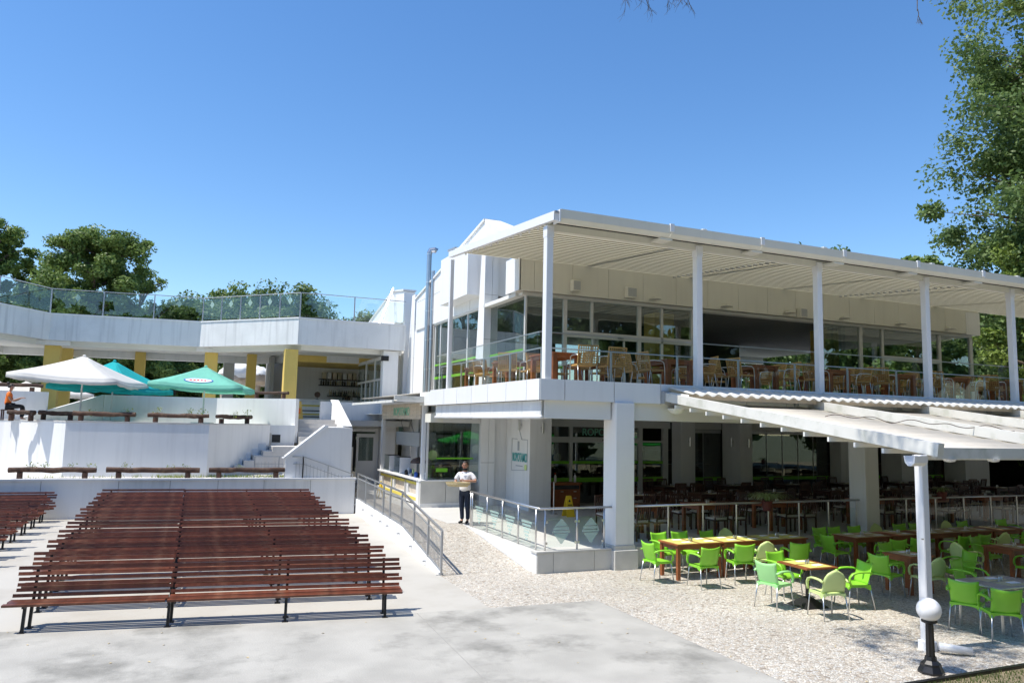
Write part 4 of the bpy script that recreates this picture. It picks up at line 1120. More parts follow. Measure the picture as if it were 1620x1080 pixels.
for k in range(7):
    yR = 27.0 - k * 1.3; a = -.06 - .01 * k
    xr = -3.45 - .02 * k
    o = dup(bench0, (xr - SLEN * math.cos(a), yR - SLEN * math.sin(a), .006), a, f'brown slatted bench at the left edge, {labs[k]} of its block', GL)
    for ch in KIDS[o.name]:
        if 'slat' in ch.name: ch.location = (ch.location[0] + random.uniform(-.07, .07), ch.location[1], ch.location[2])

# ================================================================== RAILINGS
t = thing('ramp_railing', 'galvanised steel railing with thin balusters sloping down the ramp', 'railing', (5.36, 15.7, 0))
def rx(y): return 5.315 + (y - 15.7) * 0.0545
def rtop(y): return rz(y) + 0.92 if y < 19.7 else 1.38
ysr = [15.72, 16.9, 18.3, 19.7, 21.2, 22.2, 23.6, 25.2, 26.85]
for i, y in enumerate(ysr):
    mb = MB(); mb.bbox(rx(y) - .022, y - .022, max(0, rz(y) - .12), rx(y) + .022, y + .022, rz(y) + .92, .004); wpart('post', mb, 'greymetal', t)
    mb = MB(); mb.beam((rx(y) - .11, y, rz(y) * .7), (rx(y), y, rz(y) * .7), .03, .03); wpart('bracket', mb, 'greymetal', t)
for a, b in zip(ysr[:-1], ysr[1:]):
    for zo, w, h, nm in ((.92, .05, .04, 'handrail'), (.76, .025, .025, 'cross_rail'), (.10, .025, .025, 'cross_rail')):
        mb = MB(); mb.beam((rx(a), a, rz(a) + zo), (rx(b), b, rz(b) + zo), w, h); wpart(nm, mb, 'greymetal' if zo < .9 else 'steel', t)
bal = mesh_of('baluster', MB().box(-.006, -.006, 0, .006, .006, .70), M['greymetal'])
y = ysr[0] + .11
while y < 26.8:
    inst('baluster', bal, (rx(y) - t.location.x, y - t.location.y, rz(y) + .10), t); y += .115
# stair railing beyond
t = thing('stair_railing', 'thin grey steel railing descending in front of the white stair wall', 'railing', (2.6, 27.75, 1.22))
pts = [(2.6, 27.8, 2.10), (4.0, 27.75, 2.08), (5.72, 27.1, 1.42)]
pts = [(2.5, 27.62, 1.94), (4.05, 27.1, 1.96), (5.75, 27.02, 1.36)]
for (p, q) in zip(pts[:-1], pts[1:]):
    mb = MB(); mb.beam(p, q, .04, .03); wpart('handrail', mb, 'greymetal', t)
    mb = MB(); mb.beam((p[0], p[1], p[2] - .25), (q[0], q[1], q[2] - .25), .02, .02); wpart('cross_rail', mb, 'greymetal', t)
    n = 14
    for i in range(n + 1):
        f = i / n; x, y, z = [p[k] + (q[k] - p[k]) * f for k in range(3)]
        mb = MB(); w = .018 if i % 7 == 0 else .006
        z1 = z if i % 7 == 0 else z - .18
        mb.box(x - w, y - w, min(1.2, z - .9), x + w, y + w, z1); wpart('post' if i % 7 == 0 else 'baluster', mb, 'greymetal', t)
# glass railing on the low platform
t = thing('entrance_glass_railing', 'stainless steel railing with patterned glass panes around the entrance corner', 'railing', (7.4, 15.3, .47))
posts = [(7.40, 19.55), (7.40, 19.42), (7.40, 18.35), (7.40, 17.35), (7.40, 16.4), (7.40, 15.45), (7.56, 15.32), (8.36, 15.32), (9.06, 15.32)]
for x, y in posts:
    mb = MB(); mb.tube([(x, y, .465), (x, y, 1.36)], .021, 8); wpart('post', mb, 'steel', t, smooth=True)
mb = MB(); mb.tube([(7.40, 19.6, 1.375), (7.40, 15.32, 1.375), (7.44, 15.30, 1.375), (9.26, 15.30, 1.375)], .026, 8); wpart('handrail', mb, 'steel', t, smooth=True)
mb = MB(); mb.tube([(7.40, 19.5, .60), (7.40, 15.4, .60)], .010, 6); wpart('cross_rail', mb, 'steel', t)
for (a, b) in zip(posts[1:5], posts[2:6]):
    p = wpart('glass_pane', MB().box(7.395, b[1] + .04, .52, 7.402, a[1] - .04, 1.18), 'glass', t)
    c = (a[1] + b[1]) / 2
    for q in range(6):
        w = .28 * (1 - q / 6)
        wsub('emblem_stripe', MB().box(7.388, c - w, 1.0 - q * .075, 7.3945, c + w, 1.045 - q * .075), 'frost', p)
for (a, b) in ((7.56, 8.36), (8.36, 9.06)):
    p = wpart('glass_pane', MB().box(a + .05, 15.316, .53, b - .05, 15.324, 1.18), 'glass', t)
    c = (a + b) / 2
    for z0, z1, w0, w1 in ((.98, 1.14, .17, .02), (.90, .965, .20, .185), (.84, .885, .22, .21), (.60, .825, .02, .19)):
        mb = MB(); mb.slaby([(c - w0, z0), (c + w0, z0), (c + w1, z1), (c - w1, z1)], 15.308, 15.315); wsub('emblem_shape', mb, 'frost', p)
    for zc in (.62, 1.08):
        for xx in (a + .035, b - .035):
            wpart('glass_clip', MB().box(xx - .02, 15.30, zc - .025, xx + .02, 15.335, zc + .025), 'steel', t)
def long_rail(x0, x1, n, lab, glass=True):
    t = thing('terrace_railing', lab, 'railing', (x0, 15.32, .47), group='railings along the shaded dining terrace')
    for i in range(n + 1):
        x = x0 + (x1 - x0) * i / n
        mb = MB(); mb.tube([(x, 15.32, .465), (x, 15.32, 1.36)], .021, 8); wpart('post', mb, 'steel', t)
        if i < n and glass:
            wpart('glass_pane', MB().box(x + .05, 15.316, .53, x + (x1 - x0) / n - .05, 15.324, 1.18), 'glass', t)
    mb = MB(); mb.tube([(x0 - .06, 15.32, 1.375), (x1 + .1, 15.32, 1.375)], .028, 8); wpart('handrail', mb, 'steel', t, smooth=True)
long_rail(9.80, 16.9, 7, 'long glass railing between the plinth column and the shaded column')
long_rail(17.6, 24.7, 6, 'darker stretch of railing behind the tall awning post')
long_rail(25.4, 31.0, 5, 'far right stretch of railing in deep shade')

# ================================================================== SIGN PILLAR
t = tag(text_obj('wall_lettering', 'ROPOTAMO', .40, 'teal', (10.418, 23.10, 2.12), (PI / 2, 0, -PI / 2), None, .006, sx=.52), 'teal ROPOTAMO lettering painted on the white sign pillar', 'lettering')
t = thing('pillar_sign_frame', 'thin grey roof shaped frame and small emblem around the pillar lettering', 'sign', (10.42, 23.1, 1.6))
def line(y0, z0, y1, z1, m='greyprint', w=.018, x=10.42):
    mb = MB(); mb.beam((x, y0, z0), (x, y1, z1), .006, w, (0, 0, 1) if abs(z1 - z0) < abs(y1 - y0) else (0, 1, 0)); wpart('frame_line', mb, m, t)
line(22.5, 2.72, 22.95, 2.72); line(22.95, 2.72, 23.15, 3.02, w=.03); line(22.5, 2.72, 22.5, 1.75); line(22.5, 1.75, 23.75, 1.68); line(23.75, 1.68, 23.75, 2.74); line(23.75, 2.74, 23.3, 2.73)
wpart('bottle_emblem', MB().box(10.416, 23.15, 2.35, 10.424, 23.28, 2.66), 'greyprint', t)
wpart('small_print', MB().box(10.417, 22.85, 1.84, 10.423, 23.4, 1.87), 'greyprint', t)
mb = MB(); mb.slabx([(22.62 + .10 * math.cos(a * PI / 6), 1.83 + .10 * math.sin(a * PI / 6)) for a in range(12)], 10.412, 10.425); wpart('round_emblem', mb, 'palelime', t)
def wall_lamp(x, y, z, ax, lab):
    t = thing('wall_lamp', lab, 'wall lamp', (x, y, z), group='grey up and down wall lamps')
    ox, oy = ax
    mb = MB(); mb.tube([(x + ox * .09, y + oy * .09, z - .17), (x + ox * .09, y + oy * .09, z + .17)], .045, 10); wpart('tube', mb, 'steel', t)
    mb = MB(); mb.beam((x, y, z), (x + ox * .08, y + oy * .08, z), .07, .07); wpart('bracket', mb, 'steel', t)
wall_lamp(10.43, 23.0, 3.20, (-1, 0), 'grey tube lamp on the left face of the sign pillar')
wall_lamp(10.85, 22.35, 3.12, (0, -1), 'grey tube lamp on the front face of the sign pillar')
wall_lamp(17.7, 23.75, 2.7, (0, -1), 'grey tube lamp on the inner column right of the doors')
wall_lamp(19.75, 23.7, 2.7, (-1, 0), 'grey tube lamp on the left face of the second inner column')
wall_lamp(20.1, 23.3, 2.68, (0, -1), 'grey tube lamp on the front face of the second inner column')
def box_thing(name, lab, cat, b, m, group=None, part=None):
    t = thing(name, lab, cat, ((b[0] + b[3]) / 2, (b[1] + b[4]) / 2, b[2]), group=group)
    wpart('housing', MB().bbox(*b, .015), m, t)
    if part: wpart(part[0], MB().box(*part[1]), part[2], t)
    return t
for x, z, w, l in ((11.1, 7.42, .3, 'white wall speaker on the fascia just right of the corner post'), (13.1, 7.38, .38, 'wide beige wall speaker above the glass doors'), (19.9 + .55, 7.28, .34, 'dark wall speaker above the open bay')):
    box_thing('wall_speaker', l, 'speaker', (x, 20.78, z, x + w, 20.99, z + .36), 'cream', 'speakers on the terrace fascia', ('grille', (x + .03, 20.775, z + .04, x + w - .03, 20.779, z + .32), 'greymetal'))
for i, x in enumerate((14.2, 17.15, 19.95, 22.65, 25.6, 28.4)):
    t = thing('bulkhead_lamp', f'{ORD[i]} small round lamp from the left under the terrace fascia', 'lamp', (x, 20.9, 7.4), group='round lamps along the terrace fascia')
    mb = MB(); mb.lathe([(.02, .12), (.03, .08), (.2, .05), (.21, .03), (.02, 0)], 12, (x, 20.82, 7.38)); wpart('lamp_disc', mb, 'cream', t)
    wpart('arm', MB().box(x - .02, 20.84, 7.46, x + .02, 20.995, 7.5), 'cream', t)
mb = MB(); mb.lathe([(.02, -.14), (.12, -.11), (.2, -.04), (.22, 0)], 16, (10.9, 15.1, 3.66)); tag(obj('dome_lamp', mb, 'soffit'), 'pale half round lamp under the slab left of the awning', 'lamp')

# ================================================================== AWNING on the right
aw = thing('retractable_awning', 'large white awning with sloping beams and cream fabric over the green chairs', 'awning', (10.4, 8.2, 0))
az = lambda y: 2.96 + (y - 8.1) * (3.93 - 2.96) / 7.0        # beam centre height
BX = [10.62, 14.75, 18.5, 22.25, 26.0]
for x in BX:
    mb = MB(); mb.beam((x, 8.02, az(8.02)), (x, 15.12, az(15.12)), .13, .20); wpart('sloping_beam', mb, 'aludirty', aw)
    mb = MB(); mb.bbox(x - .18 - .068, 8.16, 0, x - .18 + .068, 8.30, az(8.2) - .10, .012); wpart('post', mb, 'aluwhite', aw)
    mb = MB(); mb.bbox(x - .18 - .09, 8.13, 0, x - .18 + .09, 8.33, .14, .012); wpart('post_foot', mb, 'aluwhite', aw)
    mb = MB(); mb.box(x - .10, 15.05, az(15.1) - .16, x + .10, 15.18, az(15.1) + .14); wpart('wall_bracket', mb, 'greymetal', aw)
for a, b in zip(BX[:-1], BX[1:]):
    n = 12; g0 = []
    for i in range(n * 4 + 1):
        y = 8.3 + (14.75 - 8.3) * i / (n * 4); sag = .045 * abs(math.sin(PI * i / 4)) + .0
        g0.append((y, az(y) - .095 - sag*.6))
    mb = MB(); mb.shell([[(a + .075, y, z) for y, z in g0], [(b - .075, y, z) for y, z in g0]], .004); wpart('fabric', mb, 'awning', aw, smooth=True)
    for i in range(n):
        y = 8.4 + (14.6 - 8.4) * i / (n - 1)
        wpart('purlin', MB().box(a - .12 if a == BX[0] else a + .08, y - .02, az(y) - .215, b - .08, y + .02, az(y) - .135), 'soffit', aw)
    wpart('front_beam', MB().box(a + .08, 8.17, az(8.2) - .16, b - .08, 8.25, az(8.2) + .01), 'aludirty', aw)
    for i in range(4):
        x = a + .45 + i * (b - a) / 4
        mb = MB(); mb.lathe([(.10, 0), (.08, -.035), (.02, -.05)][::-1], 10, (x, 8.22, az(8.2) - .165)); wpart('spot_lamp', mb, 'aluwhite', aw)
    wpart('top_box', MB().box(a + .1, 14.42, az(14.5) + .02, b - .1, 14.58, az(14.5) + .14), 'boardwood', aw)
mb = MB()      # half round gutter end at the post
mb.slabx([(8.02, 2.86), (8.035, 2.76), (8.09, 2.71), (8.15, 2.71), (8.20, 2.76), (8.22, 2.86), (8.20, 2.86), (8.18, 2.77), (8.14, 2.735), (8.10, 2.735), (8.06, 2.77), (8.04, 2.86)], 10.06, 10.34)
wpart('gutter_end', mb, 'aluwhite', aw)
wpart('post_strap', MB().box(10.30, 8.14, 1.62, 10.33, 8.165, 1.64), 'steel', aw)
# corrugated strip at the wall
mb = MB(); g = []
nx = 330
for i in range(nx + 1):
    x = 10.72 + (26.0 - 10.72) * i / nx; dz = .035 * math.sin(2 * PI * i / 7.0)
    g.append((x, dz))
mb.shell([[(x, 14.22, 3.965 + dz) for x, dz in g], [(x, 15.17, 4.15 + dz) for x, dz in g]], .004); wpart('corrugated_sheet', mb, 'polycarb', aw, smooth=True)
mb = MB(); mb.add([(10.64, 14.28, 3.86), (10.64, 15.17, 3.96), (10.64, 15.17, 4.06), (10.66, 15.17, 4.06), (10.66, 14.28, 3.96), (10.66, 15.17, 3.96)], [(0, 1, 2), (3, 4, 5), (0, 2, 3, 4)]); wpart('end_flashing', mb, 'polycarb', aw)
# loose cable
mb = MB(); pts = []
for i in range(60):
    f = i / 59; x = 12.0 + f * 3.4; y = 11.6 - f * 1.6
    pts.append((x, y, az(y) + .05 + .05 * abs(math.sin(f * 9)) + .03 * math.sin(f * 31)))
mb.tube(pts, .008, 5); tag(obj('loose_cable', mb, 'brownshade'), 'loose thin brown cable snaking over the awning fabric', 'cable')
# ---- pipe on the ground
mb = MB(); mb.tube([(10.42, 8.02, .11), (10.78, 7.78, .065)], .055, 14); t = thing('drain_pipe', 'short white drain pipe lying on the pebbles behind the globe lamp', 'pipe', (10.5, 8.0, 0))
wpart('pipe', mb, 'aluwhite', t, smooth=True)
# ---- globe lamp
t = thing('globe_lamp', 'short black bollard lamp with a white globe standing near the awning post', 'lamp', (9.5, 7.45, 0))
mb = MB(); mb.lathe([(.165, 0), (.165, .03), (.13, .10), (.125, .13), (.08, .17), (.07, .22)], 8); obj('base', mb, 'blacksteel', t)
mb = MB()
prof = [(.058, .20), (.052, .60), (.048, .66)]
vs = []; n = 16
for r, z in prof:
    for k in range(n):
        rr = r * (1 if k % 2 else .86); vs.append((rr * math.cos(2 * PI * k / n), rr * math.sin(2 * PI * k / n), z))
mb.add(vs, [(i * n + k, i * n + (k + 1) % n, (i + 1) * n + (k + 1) % n, (i + 1) * n + k) for i in range(2) for k in range(n)]); obj('fluted_pole', mb, 'blacksteel', t)
mb = MB(); mb.lathe([(.05, .64), (.10, .665), (.10, .69), (.04, .70)], 14); obj('cap', mb, 'blacksteel', t)
mb = MB(); mb.lathe([(.155 * math.sin(PI * i / 16) + .001, .825 - .155 * math.cos(PI * i / 16)) for i in range(17)], 28); obj('globe', mb, 'globe', t, smooth=True)

# ================================================================== GREEN CHAIRS
def make_green(kind, m):
    """plastic armchair, sitter faces +Y"""
    t = thing('green_armchair', 'x', 'chair')
    # backrest
    R_, C_ = 9, 9; grid = []
    for i in range(R_):
        v = i / (R_ - 1); row = []
        for j in range(C_):
            u = j / (C_ - 1) * 2 - 1
            if kind == 'A':
                w = .205 + .018 * v
                zt = .80 + .035 * u * u; zb = .43 + .0 * u
            else:
                w = .215 * math.sqrt(max(0.05, 1 - (max(0, v - .38) / .63) ** 2.6))
                zt = .85 - .02 * u * u; zb = .42 + .05 * (1 - u * u)
            z = zb + (zt - zb) * v
            y = -.20 - .10 * v + .035 * u * u - .01 * math.sin(PI * v)
            row.append((w * u, y, z))
        grid.append(row)
    mb = MB(); mb.shell(grid, .012); obj('backrest', mb, m, t, smooth=True)
    # seat with turned down front and apron
    grid = []
    for i in range(9):
        v = i / 8; row = []
        for j in range(9):
            u = j / 8 * 2 - 1
            w = .205 + .025 * math.sin(PI * min(v, .8))
            y = -.215 + .44 * v; z = .440 - .012 * math.sin(PI * v) * (1 - u * u) - .05 * max(0, (v - .88) / .12) - .035 * max(0, abs(u) - .85) / .15
            row.append((w * u, y, z))
        grid.append(row)
    mb = MB(); mb.shell(grid, .014); obj('seat', mb, m, t, smooth=True)
    for s_ in (-1, 1):       # side apron arch + arm loop
        pr = [(-.22, .445), (.20, .445), (.215, .36), (.17, .40), (.05, .415), (-.08, .41), (-.18, .36), (-.235, .34)]
        mb = MB(); mb.slabx(pr[::-1], s_ * .214 - .006, s_ * .214 + .006); obj('side_apron', mb, m, t)
        path = [(-.262, .64), (-.18, .668), (-.06, .675), (.06, .668), (.15, .64), (.205, .58), (.215, .51), (.19, .45)]
        wd = [.020, .026, .03, .03, .028, .024, .020, .018]
        g = []
        for (y, z), w in zip(path, wd):
            off = .235 + .02 * math.sin((y + .26) * 6)
            g.append([(s_ * (off - w), y, z), (s_ * off, y, z + .004), (s_ * (off + w), y, z - .004)])
        mb = MB(); mb.shell(g, .024); obj('armrest', mb, m, t, smooth=True)
        for fy, ty in ((.185, .235), (-.215, -.285)):
            mb = MB(); mb.tube([(s_ * .205, fy, .42), (s_ * .235, ty, .004)], .0115, 8); obj('leg', mb, 'alu', t, smooth=True)
    pr = [(-.21, .445), (.21, .445), (.215, .345), (.16, .40), (.08, .415), (-.08, .415), (-.16, .40), (-.215, .345)]
    mb = MB(); mb.slaby(pr, -.228, -.216); obj('rear_apron', mb, m, t)
    return t
protos = {('A', 'lime'): make_green('A', 'lime'), ('A', 'mint'): make_green('A', 'mint'), ('B', 'palelime'): make_green('B', 'palelime')}
used = set()
def place(protos_, key, x, y, z, rz, label, group):
    p = protos_[key]
    if key in used_set(protos_): return dup(p, (x, y, z), rz, label, group)
    used_set(protos_).add(key); p.location = (x, y, z); p.rotation_euler = (0, 0, rz); p['label'] = label; p['group'] = group
    return p
_us = {}
def used_set(d): return _us.setdefault(id(d), set())
GC = 'green plastic armchairs on the pebble paving'
N_, S_, E_, W_ = 0.0, PI, -PI / 2, PI / 2        # sitter faces +Y, -Y, +X, -X
A, Bk, Mi = ('A', 'lime'), ('B', 'palelime'), ('A', 'mint')
green = [
 (9.42, 13.72, E_ , A, 'lime green armchair at the left end of the sunlit wooden table'),
 (10.02, 12.98, N_ - .12, A, 'leftmost lime armchair on the near side of the sunlit wooden table'),
 (11.08, 13.12, N_ - .25, A, 'middle lime armchair on the near side of the sunlit wooden table'),
 (11.72, 13.22, N_ - .15, Bk, 'pale round backed armchair on the near side of the sunlit wooden table'),
 (12.45, 12.95, N_ - .35, A, 'shaded lime armchair at the right end of the sunlit wooden table'),
 (10.25, 14.62, S_, A, 'leftmost lime armchair behind the sunlit wooden table'),
 (10.80, 14.62, S_, A, 'second lime armchair from the left behind the sunlit wooden table'),
 (11.60, 14.60, S_ + .2, A, 'third lime armchair, half shaded, behind the sunlit wooden table'),
 (12.15, 14.66, S_, Bk, 'round backed pale armchair behind the sunlit wooden table'),
 (10.18, 11.12, E_ + .15, Mi, 'mint green armchair left of the small square table'),
 (10.98, 11.72, S_, A, 'bright lime armchair behind the small square table'),
 (10.52, 10.22, N_ - .2, Bk, 'pale round backed armchair in front of the small square table'),
 (11.56, 10.62, W_ - .25, A, 'bright lime armchair right of the small square table'),
 (14.20, 13.50, E_, A, 'green armchair at the left end of the long shaded table'),
 (14.78, 14.30, S_, A, 'first green armchair from the left behind the long shaded table'),
 (15.28, 14.30, S_, A, 'second green armchair from the left behind the long shaded table'),
 (15.95, 14.30, S_, A, 'third green armchair from the left behind the long shaded table'),
 (16.75, 14.34, S_, Bk, 'round backed armchair from the left behind the long shaded table'),
 (17.55, 14.30, S_, A, 'green armchair behind the long table just left of the awning post'),
 (18.15, 14.30, S_, A, 'green armchair behind the long table hidden by the awning post'),
 (19.40, 14.34, S_, Bk, 'round backed armchair behind the long table right of the awning post'),
 (20.0, 14.30, S_, A, 'green armchair behind the long table beside the round backed one'),
 (15.05, 12.72, N_ - .2, A, 'first green armchair from the left in front of the long shaded table'),
 (15.75, 12.75, N_ - .2, A, 'second green armchair from the left in front of the long shaded table'),
 (17.15, 12.70, N_, A, 'third green armchair from the left in front of the long shaded table'),
 (17.95, 12.75, N_ - .1, A, 'fourth green armchair in front of the long table, right of the awning post'),
 (18.7, 12.75, N_ - .1, Bk, 'pale round backed armchair in front of the long table right of the post'),
 (19.5, 12.75, N_, A, 'fifth green armchair in front of the long shaded table'),
 (20.3, 12.75, N_, A, 'last green armchair in front of the long shaded table'),
 (13.02, 11.12, E_ + .1, A, 'lime armchair left of the shaded square table behind the post'),
 (14.30, 11.95, S_, A, 'lime armchair behind the shaded square table near the post'),
 (13.55, 10.62, N_ - .1, Bk, 'pale armchair in front of the shaded square table beside the post'),
 (14.75, 10.85, W_ - .3, A, 'lime armchair right of the awning post, turned to the post'),
 (16.05, 11.62, E_ - .1, Bk, 'pale round backed armchair left of the rear right table'),
 (17.35, 12.05, S_, A, 'green armchair behind the rear right table'),
 (16.75, 10.65, N_, A, 'green armchair in front of the rear right table'),
 (18.2, 11.2, W_, A, 'green armchair right of the rear right table'),
 (12.18, 8.83, E_ + .5, A, 'lime armchair left of the metal table near the globe lamp'),
 (12.10, 8.22, N_ - .55, A, 'lime armchair in front of the metal table near the globe lamp'),
 (13.85, 9.95, S_ + .2, A, 'lime armchair behind the metal table near the globe lamp'),
 (13.10, 7.85, N_ - .3, A, 'lime armchair at the right picture edge before the metal table'),
 (21.6, 14.3, S_, A, 'far green armchair at the end of the terrace railing'), (21.4, 12.8, N_, A, 'far green armchair at the right end of the awning'),
 (18.9, 10.9, N_ + .4, A, 'green armchair at the far right picture edge in deep shade'),
]
for x, y, rz_, k, lab in green:
    place(protos, k, x, y, 0.002, rz_ + random.uniform(-.08, .08), lab, GC)

# ---- tables
def wood_table(x0, y0, x1, y1, z, lab, group, m='orangewood', h=.75, lw=.07, loc=None, aproned=True, name='wooden_table'):
    t = thing(name, lab, 'table', ((x0 + x1) / 2, (y0 + y1) / 2, z), group=group)
    wpart('tabletop', MB().bbox(x0, y0, z + h - .03, x1, y1, z + h, .004), m, t)
    for x in (x0 + .03, x1 - .03 - lw):
        for y in (y0 + .03, y1 - .03 - lw):
            wpart('leg', MB().box(x, y, z, x + lw, y + lw, z + h - .031), m, t)
    if aproned:
        for yy in (y0 + .045, y1 - .065):
            wpart('apron', MB().box(x0 + .03 + lw, yy, z + h - .12, x1 - .03 - lw, yy + .02, z + h - .031), m, t)
        for xx in (x0 + .045, x1 - .065):
            wpart('apron', MB().box(xx, y0 + .03 + lw, z + h - .12, xx + .02, y1 - .03 - lw, z + h - .031), m, t)
    return t
GT = 'orange wooden tables among the green chairs'
wood_table(9.85, 13.62, 11.05, 14.34, 0, 'sunlit wooden table with yellow place mats nearest the platform corner', GT)
wood_table(11.07, 13.62, 12.27, 14.34, 0, 'wooden table, half in shade, joined to the sunlit one', GT)
wood_table(12.29, 13.62, 13.49, 14.34, 0, 'shaded wooden table at the right end of the sunlit row', GT)
for i in range(5):
    wood_table(14.6 + i * 1.22, 13.28, 15.8 + i * 1.22, 14.0, 0, f'{ORD[i]} shaded wooden table from the left in the long row', GT)
wood_table(13.5, 10.95, 14.2, 11.62, 0, 'shaded square wooden table behind the awning post', GT)
wood_table(16.6, 10.95, 17.8, 11.65, 0, 'shaded wooden table at the right edge behind the metal table', GT)
mat_top = mesh_of('place_mat', MB().box(-.26, -.165, 0, .26, .165, .003), M['placemat'])
mat_pale = mesh_of('place_mat_pale', MB().box(-.26, -.165, 0, .26, .165, .003), M['placemat_pale'])
napkin = mesh_of('napkin', MB().box(-.10, -.06, 0, .10, .06, .008), M['paper'])
shk = MB(); shk.lathe([(.022, 0), (.022, .05), (.014, .07), (.014, .085)], 8); shaker = mesh_of('shaker', shk, M['steel'])
def flat(name, me, x, y, z, rz, lab, cat, group):
    o = bpy.data.objects.new(name, me); o.location = (x, y, z); o.rotation_euler = (0, 0, rz); COL.objects.link(o); return tag(o, lab, cat, group)
def setting(x0, y0, x1, y1, z, desc, sides=('near', 'far'), pale=False):
    n = max(1, int((x1 - x0) / .6))
    for i in range(n):
        x = x0 + (x1 - x0) * (i + .5) / n
        for s_ in sides:
            y = y0 + .19 if s_ == 'near' else y1 - .19
            flat('place_mat', mat_pale if pale else mat_top, x, y, z, 0, f'{ORD[i]} place mat from the left on the {s_} side of {desc}', 'place mat', 'place mats on the tables')
            flat('napkin', napkin, x + .08, y + .02, z + .0035, random.uniform(-.2, .2), f'white napkin {i + 1} at the {s_} side of {desc}'.replace('napkin 1', 'leftmost napkin' if False else 'napkin, leftmost').replace('napkin 2', 'napkin, next from left').replace('napkin 3', 'napkin, right'), 'napkin', 'white napkins on the place mats')
    for d in (-.03, .03):
        flat('shaker', shaker, (x0 + x1) / 2 + d, (y0 + y1) / 2, z, 0, f'{"salt" if d < 0 else "pepper"} shaker in the middle of {desc}', 'shaker', 'salt and pepper shakers')
for i, nm in enumerate(('the sunlit wooden table', 'the half shaded table', 'the shaded end table')):
    setting(9.85 + i * 1.22, 13.62, 11.05 + i * 1.22, 14.34, .7515, nm)
for i in range(5): setting(14.6 + i * 1.22, 13.28, 15.8 + i * 1.22, 14.0, .7515, f'the {ORD[i]} long row table', pale=True)
setting(16.6, 10.95, 17.8, 11.65, .7515, 'the rear right table', pale=True); setting(13.5, 10.95, 14.2, 11.62, .7515, 'the table behind the post', pale=True)
# square pedestal table
t = thing('pedestal_table', 'small square brown table with a black pyramid foot in the sun', 'table', (10.85, 11.0, 0), -.06)
obj('tabletop', MB().bbox(-.36, -.40, .72, .36, .40, .75, .004), 'orangewood', t)
mb = MB(); mb.tube([(0, 0, .1), (0, 0, .72)], .04, 8); obj('stem', mb, 'blacksteel', t)
mb = MB(); mb.add([(-.27, -.27, 0), (.27, -.27, 0), (.27, .27, 0), (-.27, .27, 0), (-.05, -.05, .17), (.05, -.05, .17), (.05, .05, .17), (-.05, .05, .17)], [(0, 3, 2, 1), (4, 5, 6, 7), (0, 1, 5, 4), (1, 2, 6, 5), (2, 3, 7, 6), (3, 0, 4, 7)]); obj('foot', mb, 'blacksteel', t)
setting(10.50, 10.62, 11.20, 11.38, .7515, 'the small square table')
# metal table
t = thing('metal_table', 'grey metal topped table with chrome legs near the globe lamp', 'table', (12.95, 8.75, 0), .0)
obj('tabletop', MB().bbox(-.6, -.40, .71, .6, .42, .735, .004), 'greymetal', t)
for x in (-.55, .55):
    for y in (-.35, .37):
        mb = MB(); mb.tube([(x, y, 0), (x, y, .71)], .025, 10); obj('leg', mb, 'steel', t)
setting(12.4, 8.4, 13.5, 9.15, .7365, 'the metal table', pale=True)

# ================================================================== WICKER CHAIRS AND TABLES (upper terrace)
def make_wicker():
    t = thing('wicker_armchair', 'x', 'chair')
    # woven back: 8 x 7 straps with real gaps
    mb = MB(); w, z0, z1 = .235, .47, .87
    yb = lambda z: -.20 - (z - .45) * .22
    for i in range(9):
        x = -w + 2 * w * i / 8
        mb.beam((x, yb(z0), z0), (x, yb(z1), z1), .022, .008, (0, 1, 0))
    for i in range(8):
        z = z0 + (z1 - z0) * i / 7
        mb.beam((-w, yb(z) + .009, z), (w, yb(z) + .009, z), .006, .022)
    obj('woven_back', mb, 'wicker', t, kind='stuff')
    mb = MB(); mb.beam((-w - .01, yb(z1), z1 + .01), (w + .01, yb(z1), z1 + .01), .03, .03); obj('top_rail', mb, 'wicker', t)
    mb = MB(); mb.bbox(-.235, -.21, .415, .235, .24, .455, .01); obj('woven_seat', mb, 'wicker', t)
    for s_ in (-1, 1):
        mb = MB(); mb.beam((s_ * .24, yb(.43), .43), (s_ * .245, yb(.885), .885), .028, .028, (0, 1, 0)); obj('back_post', mb, 'wicker', t)
        mb = MB(); mb.tube([(s_ * .245, -.245, .66), (s_ * .265, -.1, .675), (s_ * .27, .12, .67), (s_ * .268, .2, .63), (s_ * .26, .235, .5), (s_ * .25, .255, .005)], .0125, 7); obj('arm_frame', mb, 'alu', t, smooth=True)
        mb = MB(); mb.tube([(s_ * .235, -.2, .43), (s_ * .245, -.27, .005)], .0125, 7); obj('leg', mb, 'alu', t, smooth=True)
    return t
wk = {'w': make_wicker()}
GWk = 'tan wicker armchairs on the upper terrace'; GTu = 'orange wooden tables on the upper terrace'
ZU = 4.217
ct = 0
tabs = [(8.0, 16.3), (11.45, 16.3), (14.35, 16.3), (17.05, 16.3), (19.75, 16.3), (22.2, 16.3), (24.75, 16.3), (27.3, 16.3), (30.0, 16.3)]
nd = ['corner', 'second', 'third', 'fourth', 'fifth', 'sixth', 'seventh', 'eighth', 'ninth']
